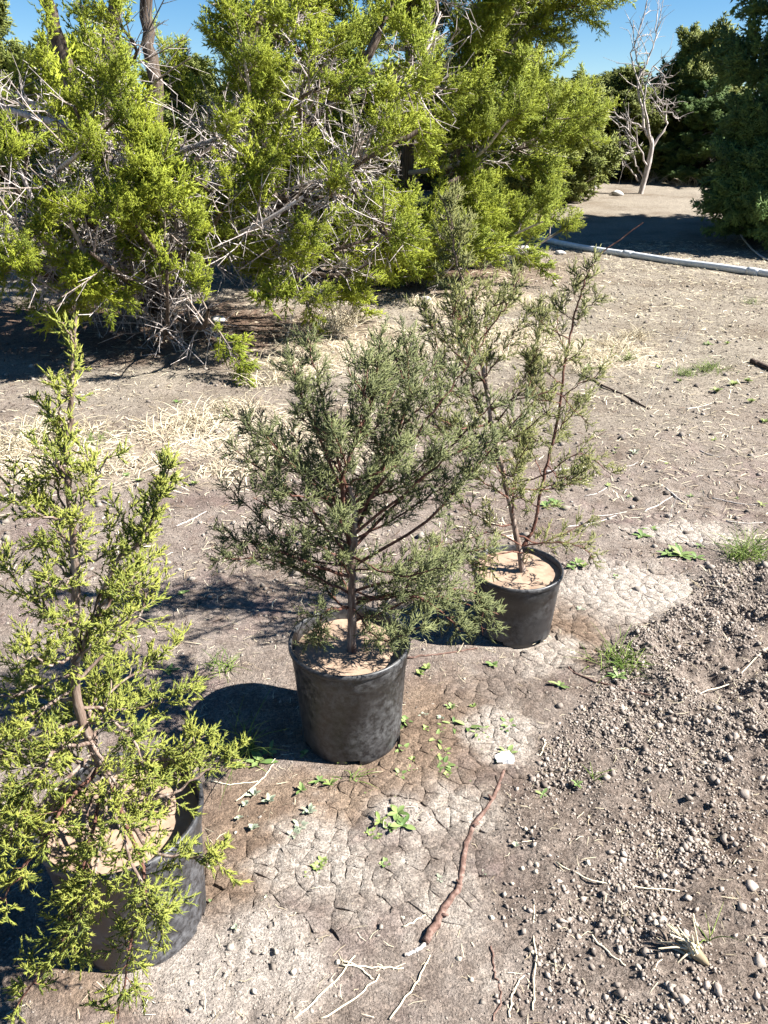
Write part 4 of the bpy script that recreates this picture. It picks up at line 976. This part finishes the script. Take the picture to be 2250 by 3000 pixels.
# ------------------------------------------------------------------ grasses and weeds
def blades(p, n, h, spread, rng, w=.0022, lean=.6, K=5, up=1.0, jit=.012, curl=.6):
    """n tapered two-sided blades from one crown; returns geo"""
    a = rng.uniform(0, 6.28, n); L = h * rng.uniform(.45, 1.1, n); tilt = np.abs(rng.normal(0, lean, n))
    d = np.stack([np.cos(a) * np.sin(tilt), np.sin(a) * np.sin(tilt), np.cos(tilt) * up], -1)
    o = np.asarray(p) + np.stack([rng.normal(0, spread, n), rng.normal(0, spread, n), np.zeros(n)], -1)
    o[:, 2] = H(o[:, 0], o[:, 1]) - .004
    s = np.linspace(0, 1, K)
    bend = np.stack([np.cos(a) * curl * rng.uniform(.3, 1, n), np.sin(a) * curl * rng.uniform(.3, 1, n), -curl * rng.uniform(.2, .9, n)], -1)
    P = o[:, None] + L[:, None, None] * (d[:, None] * s[None, :, None] + bend[:, None] * (s ** 2.2)[None, :, None])
    P[:, :, 2] = np.maximum(P[:, :, 2], (o[:, 2] + .003)[:, None])
    return tubes(P, np.tile(w * np.array([.8, 1, .85, .6, .15])[:K], (n, 1)), 3, tint=rng.uniform(0, 1, n))
rng = np.random.default_rng(81)
def tuft(px, py, n, h, spread, mat, label, cat, group, name, **kw):
    p = G(px, py); r = empty(name, p)
    o = tag(obj('blades', blades(p, n, h, spread, rng, **kw), mat, r), kind='stuff')
    tag(r, ('broad ' if n > 85 else 'sparse ' if n < 45 else '') + label + place(p[0], p[1]), cat, group)
    return r
DG = ('clump of bleached dry grass ', 'dry grass', 'bleached dry grass clumps', 'dry_grass_clump')
for px, py, n, h, s in [(960, 975, 120, .40, .09), (1010, 950, 90, .35, .08), (900, 1000, 70, .30, .08), (590, 1240, 150, .16, .12), (690, 1200, 110, .18, .12), (480, 1270, 100, .14, .12), (100, 1290, 150, .22, .12), (30, 1330, 120, .22, .1), (240, 1270, 80, .16, .1),
                        (1740, 1050, 120, .16, .10), (1800, 1020, 90, .18, .08), (1710, 1090, 70, .13, .07), (1850, 990, 80, .20, .08), (1350, 1000, 70, .22, .08), (790, 1120, 80, .22, .1), (860, 1080, 90, .25, .1), (1200, 1040, 60, .2, .1), (1520, 985, 60, .2, .1), (640, 1380, 70, .10, .1), (330, 1380, 60, .10, .1), (1480, 600, 60, .5, .2), (1620, 590, 60, .5, .2), (1760, 585, 60, .45, .2), (1900, 590, 60, .5, .2), (1990, 600, 50, .45, .2)]:
    tuft(px, py, n, h, s, M['straw'], *DG, w=.0030 if py > 800 else .006, lean=.8)
GG = ('tuft of green grass ', 'grass tuft', 'green grass tufts', 'grass_tuft')
for px, py, n, h, s in [(1842, 1055, 60, .13, .025), (2075, 1085, 110, .14, .06), (2010, 1100, 70, .12, .04), (2200, 890, 40, .12, .04), (2195, 1630, 90, .20, .045), (2150, 1640, 40, .16, .03), (1820, 1950, 60, .14, .035), (1770, 1945, 40, .11, .03), (700, 2215, 26, .22, .012), (735, 2200, 14, .17, .01), (1030, 2290, 10, .09, .006), (640, 1960, 40, .10, .03), (130, 1270, 50, .16, .05), (290, 1290, 30, .12, .04), (1740, 2285, 6, .07, .004), (2070, 2760, 5, .10, .006), (2200, 800, 40, .15, .05), (250, 1300, 30, .1, .04)]:
    tuft(px, py, n, h, s, M['grass_green'], *GG, w=.0017, lean=.55)
def leaf_geo(o, az, el, L, w, rng, fold=.15, K=6):
    s = np.linspace(0, 1, K); prof = np.array([.25, .55, .95, 1.0, .72, .08])
    d = np.array([math.cos(az), math.sin(az)]); side = np.array([-d[1], d[0], 0])
    r = L * s * math.cos(el); z = L * s * math.sin(el) - .35 * L * s ** 2 * max(el, .1)
    c = np.stack([o[0] + d[0] * r, o[1] + d[1] * r, o[2] + np.maximum(z, -.002) + .003], -1)
    W = (w * prof)[:, None] * side; up = np.array([0, 0, 1.0]) * (w * prof * fold * 2)[:, None]
    V = np.concatenate([c - W + up, c, c + W + up]); q = []
    for k in range(K - 1):
        q += [(k, k + 1, K + k + 1, K + k), (K + k, K + k + 1, 2 * K + k + 1, 2 * K + k)]
    return (V, np.array(q), None, {'tint': np.full(3 * K, rng.uniform(0, 1))})
def rosette(px, py, n, L, w, mat, label, cat, group, name, el=.35, leaves=True):
    p = G(px, py); r = empty(name, p); a0 = rng.uniform(0, 6.28)
    for k in range(n):
        g = leaf_geo(p, a0 + k * 2.4 + rng.normal(0, .2), np.clip(rng.normal(el, .2), .05, 1.2), L * .9 * rng.uniform(.5, 1.15), w * .85 * rng.uniform(.7, 1.2), rng)
        obj('leaf', g, mat, r, smooth=True)
    return tag(r, ('tiny ' if L < .032 else 'large ' if L > .06 else 'small ') + label + place(p[0], p[1]), cat, group)
WB = ('green broadleaf weed rosette ', 'weed', 'broadleaf weed rosettes', 'weed_rosette')
for px, py, n, L, w in [(1880, 1572, 9, .065, .011), (1905, 1555, 6, .05, .009), (1995, 1628, 12, .085, .013), (2040, 1635, 7, .06, .010), (1955, 1625, 8, .06, .010), (1690, 1655, 9, .05, .008), (1675, 1665, 6, .04, .008), (1630, 1478, 9, .06, .010), (1600, 1485, 6, .05, .010), (1755, 1645, 6, .035, .007),
                        (1165, 2385, 8, .045, .009), (1180, 2420, 6, .04, .010), (1145, 2430, 5, .03, .007), (1370, 2130, 7, .06, .008), (1330, 2125, 5, .05, .007), (1400, 2150, 6, .05, .006), (1280, 2165, 7, .045, .007), (1190, 2115, 8, .04, .008), (1180, 2200, 6, .04, .008), (1300, 2245, 9, .05, .007), (1330, 2260, 6, .04, .006), (1270, 2235, 6, .035, .006), (1640, 2010, 7, .045, .007), (1810, 1985, 8, .05, .008), (760, 2235, 6, .06, .010), (790, 2205, 5, .05, .009), (500, 1965, 8, .04, .008), (535, 1740, 7, .035, .007), (430, 1790, 5, .03, .008),
                        (520, 1180, 7, .06, .010), (1725, 1085, 8, .09, .014), (2075, 1010, 8, .07, .012), (1240, 1680, 6, .04, .007), (370, 1395, 6, .05, .010), (1445, 1950, 6, .04, .008), (620, 2650, 5, .02, .004), (1690, 2300, 5, .025, .005), (1590, 2330, 5, .03, .005), (890, 2210, 6, .03, .006), (1170, 2270, 5, .03, .006), (1040, 2280, 5, .03, .007), (960, 1950, 5, .03, .006), (1160, 2150, 5, .03, .006)]:
    rosette(px, py, n, L, w, M['weed'], *WB)
rw = np.random.default_rng(123)
for k in range(46):
    px, py = (rw.uniform(1100, 1520), rw.uniform(2060, 2300)) if k < 20 else (rw.uniform(880, 1260), rw.uniform(2230, 2560)) if k < 30 else (rw.uniform(1600, 2250), rw.uniform(1250, 1700))
    L = rw.uniform(.02, .042); rosette(px, py, int(rw.integers(5, 9)), L, L * rw.uniform(.14, .2), M['weed'] if k % 3 else M['weed_lime'], *WB, el=rw.uniform(.3, .8))
WG = ('silvery grey-green woolly weed ', 'weed', 'silvery grey-green weeds', 'grey_weed')
for px, py, n, L, w in [(880, 2425, 16, .035, .006), (905, 2380, 12, .03, .006), (860, 2450, 12, .03, .006), (790, 2350, 14, .032, .006), (745, 2330, 12, .03, .006), (740, 2430, 10, .025, .005), (700, 2400, 9, .022, .005), (720, 2360, 9, .022, .005), (620, 2540, 8, .02, .004), (780, 2640, 8, .02, .004), (690, 2720, 8, .02, .004), (1290, 2580, 8, .025, .005), (1860, 1330, 10, .05, .008), (1290, 2110, 8, .025, .005), (1240, 2100, 8, .025, .005), (1420, 2560, 7, .02, .004), (1700, 1790, 8, .03, .006), (700, 2600, 7, .02, .004), (1510, 2480, 7, .02, .004)]:
    rosette(px, py, n, L, w, M['weed_grey'], *WG, el=.8)
WL = ('lime green leafy weed patch ', 'weed', 'lime green weed patches', 'lime_weed')
for px, py, n, L, w in [(930, 2545, 26, .028, .005), (945, 2530, 18, .025, .005), (1085, 2445, 22, .025, .005), (1110, 2455, 14, .02, .005), (760, 2230, 16, .025, .006), (700, 2250, 14, .025, .006), (1250, 1960, 16, .03, .006), (1230, 1975, 14, .025, .006), (2100, 1150, 26, .07, .010), (2150, 1130, 26, .07, .010), (2190, 1120, 20, .06, .010), (2200, 1180, 20, .05, .009), (2130, 1010, 16, .05, .009), (570, 1420, 16, .04, .007), (410, 1410, 14, .035, .007), (1250, 2140, 12, .025, .005), (1310, 2275, 12, .025, .005), (1210, 2230, 10, .022, .005), (1710, 1660, 12, .03, .006), (900, 2570, 12, .02, .004), (2240, 1240, 20, .05, .008), (1990, 1120, 16, .05, .008), (1930, 1080, 14, .05, .008)]:
    rosette(px, py, n, L, w, M['weed_lime'], *WL, el=.8)
# thin dead weed stalks standing in the clearing
for pts in [((1390, 1060), 0.42, .10), ((1420, 1050), .40, .16), ((1200, 1120), .46, .02), ((1890, 1190), .62, .22), ((1930, 1160), .55, .18), ((1955, 1560), .18, .02), ((600, 1080), .35, .10), ((830, 1040), .45, .15)]:
    p = G(*pts[0]); hgt, ln = pts[1], pts[2]
    c = bez([p - np.array([0, 0, .01]), p + np.array([ln * .4, .02, hgt * .5]), p + np.array([ln, .03, hgt])], 10)
    tw, *_ = grow(c[None], rng, 5, .5, 1, .6, .03, .10, 4, .2, .15)
    tag(obj('dry_stalk', merge([tubes(c[None], np.linspace(.0022, .0012, 10)[None], 4), tubes(tw, np.tile(np.linspace(.0012, .0008, 4), (len(tw), 1)), 3)]), M['greystick']), 'thin upright dead weed stalk ' + place(p[0], p[1]), 'dry stalk', 'dead weed stalks')
# uprooted grass crown on the dug soil
p = G(2030, 2800); root = tag(empty('grass_root', p), 'uprooted dry grass crown with splayed roots on dug soil', 'grass root')
e = G(1930, 2740)
P0 = []
for k in range(26):
    d = nrm((e - p) + rng.normal(0, .035, 3) + np.array([0, 0, .02])); L = rng.uniform(.03, .085)
    s = p + rng.normal(0, .008, 3) + np.array([0, 0, .012]); P0.append([s, s + d * L * .5 + np.array([0, 0, .006]), s + d * L + np.array([0, 0, rng.uniform(-.012, .006)])])
obj('roots', tubes(np.array(P0), np.tile(np.array([.0035, .0026, .0014]), (26, 1)), 5, tint=rng.uniform(.3, 1, 26)), M['straw'], root)
obj('crown', tubes(bez([p + np.array([.03, -.02, -.004]), p + np.array([0, 0, .016]), e * .5 + p * .5 + np.array([0, 0, .014])], 8)[None], np.array([[.004, .008, .011, .013, .012, .010, .007, .003]]), 8, .25, rng), M['straw'], root)

# ------------------------------------------------------------------ litter
def flecks(rng, x, y, L, w, lift=.003, tint=None, tilt=.15):
    n = len(x); a = rng.uniform(0, 6.28, n); t = rng.normal(0, tilt, n)
    d = np.stack([np.cos(a) * np.cos(t), np.sin(a) * np.cos(t), np.sin(t)], -1)
    c = np.stack([x, y, H(x, y) + lift + np.abs(np.sin(t)) * L * .5], -1)
    side = rng.normal(0, .12, (n, 3)) * L[:, None]; side[:, 2] = np.abs(side[:, 2]) * .5
    P = np.stack([c - d * L[:, None] / 2, c + side, c + d * L[:, None] / 2], 1)
    sd = nrm(np.cross(d, rng.normal(0, .35, (n, 3)) + np.array([0, 0, 1.0]))); W = np.stack([w, w, w * .5], -1)[..., None] * sd[:, None, :] * .85
    V = np.stack([P - W, P + W], 2).reshape(-1, 3); b = (np.arange(n) * 6)[:, None]
    q = np.concatenate([b + np.array([0, 1, 3, 2]), b + np.array([2, 3, 5, 4])])
    tt = rng.uniform(0, 1, n) if tint is None else tint
    return (V, q, None, {'tint': np.repeat(tt, 6)})
rng = np.random.default_rng(91)
x, y = scatter(rng, 60000, -4, 4, 3.2, 9.5, lambda x, y: zone_thatch(x, y) * .9 * (np.abs(x) < .6 * y))
tag(obj('straw_thatch', flecks(rng, x, y, rng.uniform(.03, .16, len(x)), rng.uniform(.0013, .0030, len(x)), .006, rng.uniform(.25, 1, len(x)), .25), M['straw']), 'flattened bleached dry grass covering the ground behind the pots', 'dry grass', kind='stuff')
x, y = scatter(rng, 34000, -3, 7.5, 2.4, 15, lambda x, y: (1 - zone_dug(x, y)) * (np.abs(x) < .6 * y) * (.25 + .6 * (fbm(x * 2, y * 2, 2, 95) > -.05)) * sstep(2.2, 4, y), 1.2)
tag(obj('plant_litter', flecks(rng, x, y, rng.uniform(.015, .07, len(x)) * (1 + .08 * y), rng.uniform(.0010, .0024, len(x)) * (1 + .10 * y), .003, rng.uniform(0, 1, len(x)) ** .7), M['straw']), 'short bits of straw and twig littering the clearing', 'litter', kind='stuff')
x, y = scatter(rng, 30000, -3, 7.5, 2.6, 15, lambda x, y: (1 - zone_dug(x, y)) * (np.abs(x) < .6 * y) * .5, 1.2)
tag(obj('dark_litter', flecks(rng, x, y, rng.uniform(.01, .05, len(x)) * (1 + .08 * y), rng.uniform(.001, .0024, len(x)) * (1 + .10 * y), .002, rng.uniform(0, .5, len(x))), M['litter']), 'dark decaying bits of bark and twig littering the clearing', 'litter', kind='stuff')
x, y = scatter(rng, 14000, -6, 2.5, 5, 12.5, lambda x, y: zone_under(x, y) * .9)
tag(obj('needle_litter', flecks(rng, x, y, rng.uniform(.02, .09, len(x)), rng.uniform(.002, .006, len(x)), .004, rng.uniform(0, 1, len(x)), .2), M['litter']), 'reddish-brown fallen needles and bark under the large juniper', 'litter', kind='stuff')
x, y = scatter(rng, 2600, -1.4, 1.7, 1.0, 3.2, lambda x, y: nopot(x, y) * .8)
tag(obj('straw_bits', flecks(rng, x, y, rng.uniform(.008, .05, len(x)), rng.uniform(.0006, .0013, len(x)), .002), M['straw']), 'fine straw bits strewn over the soil around the pots', 'straw', kind='stuff')
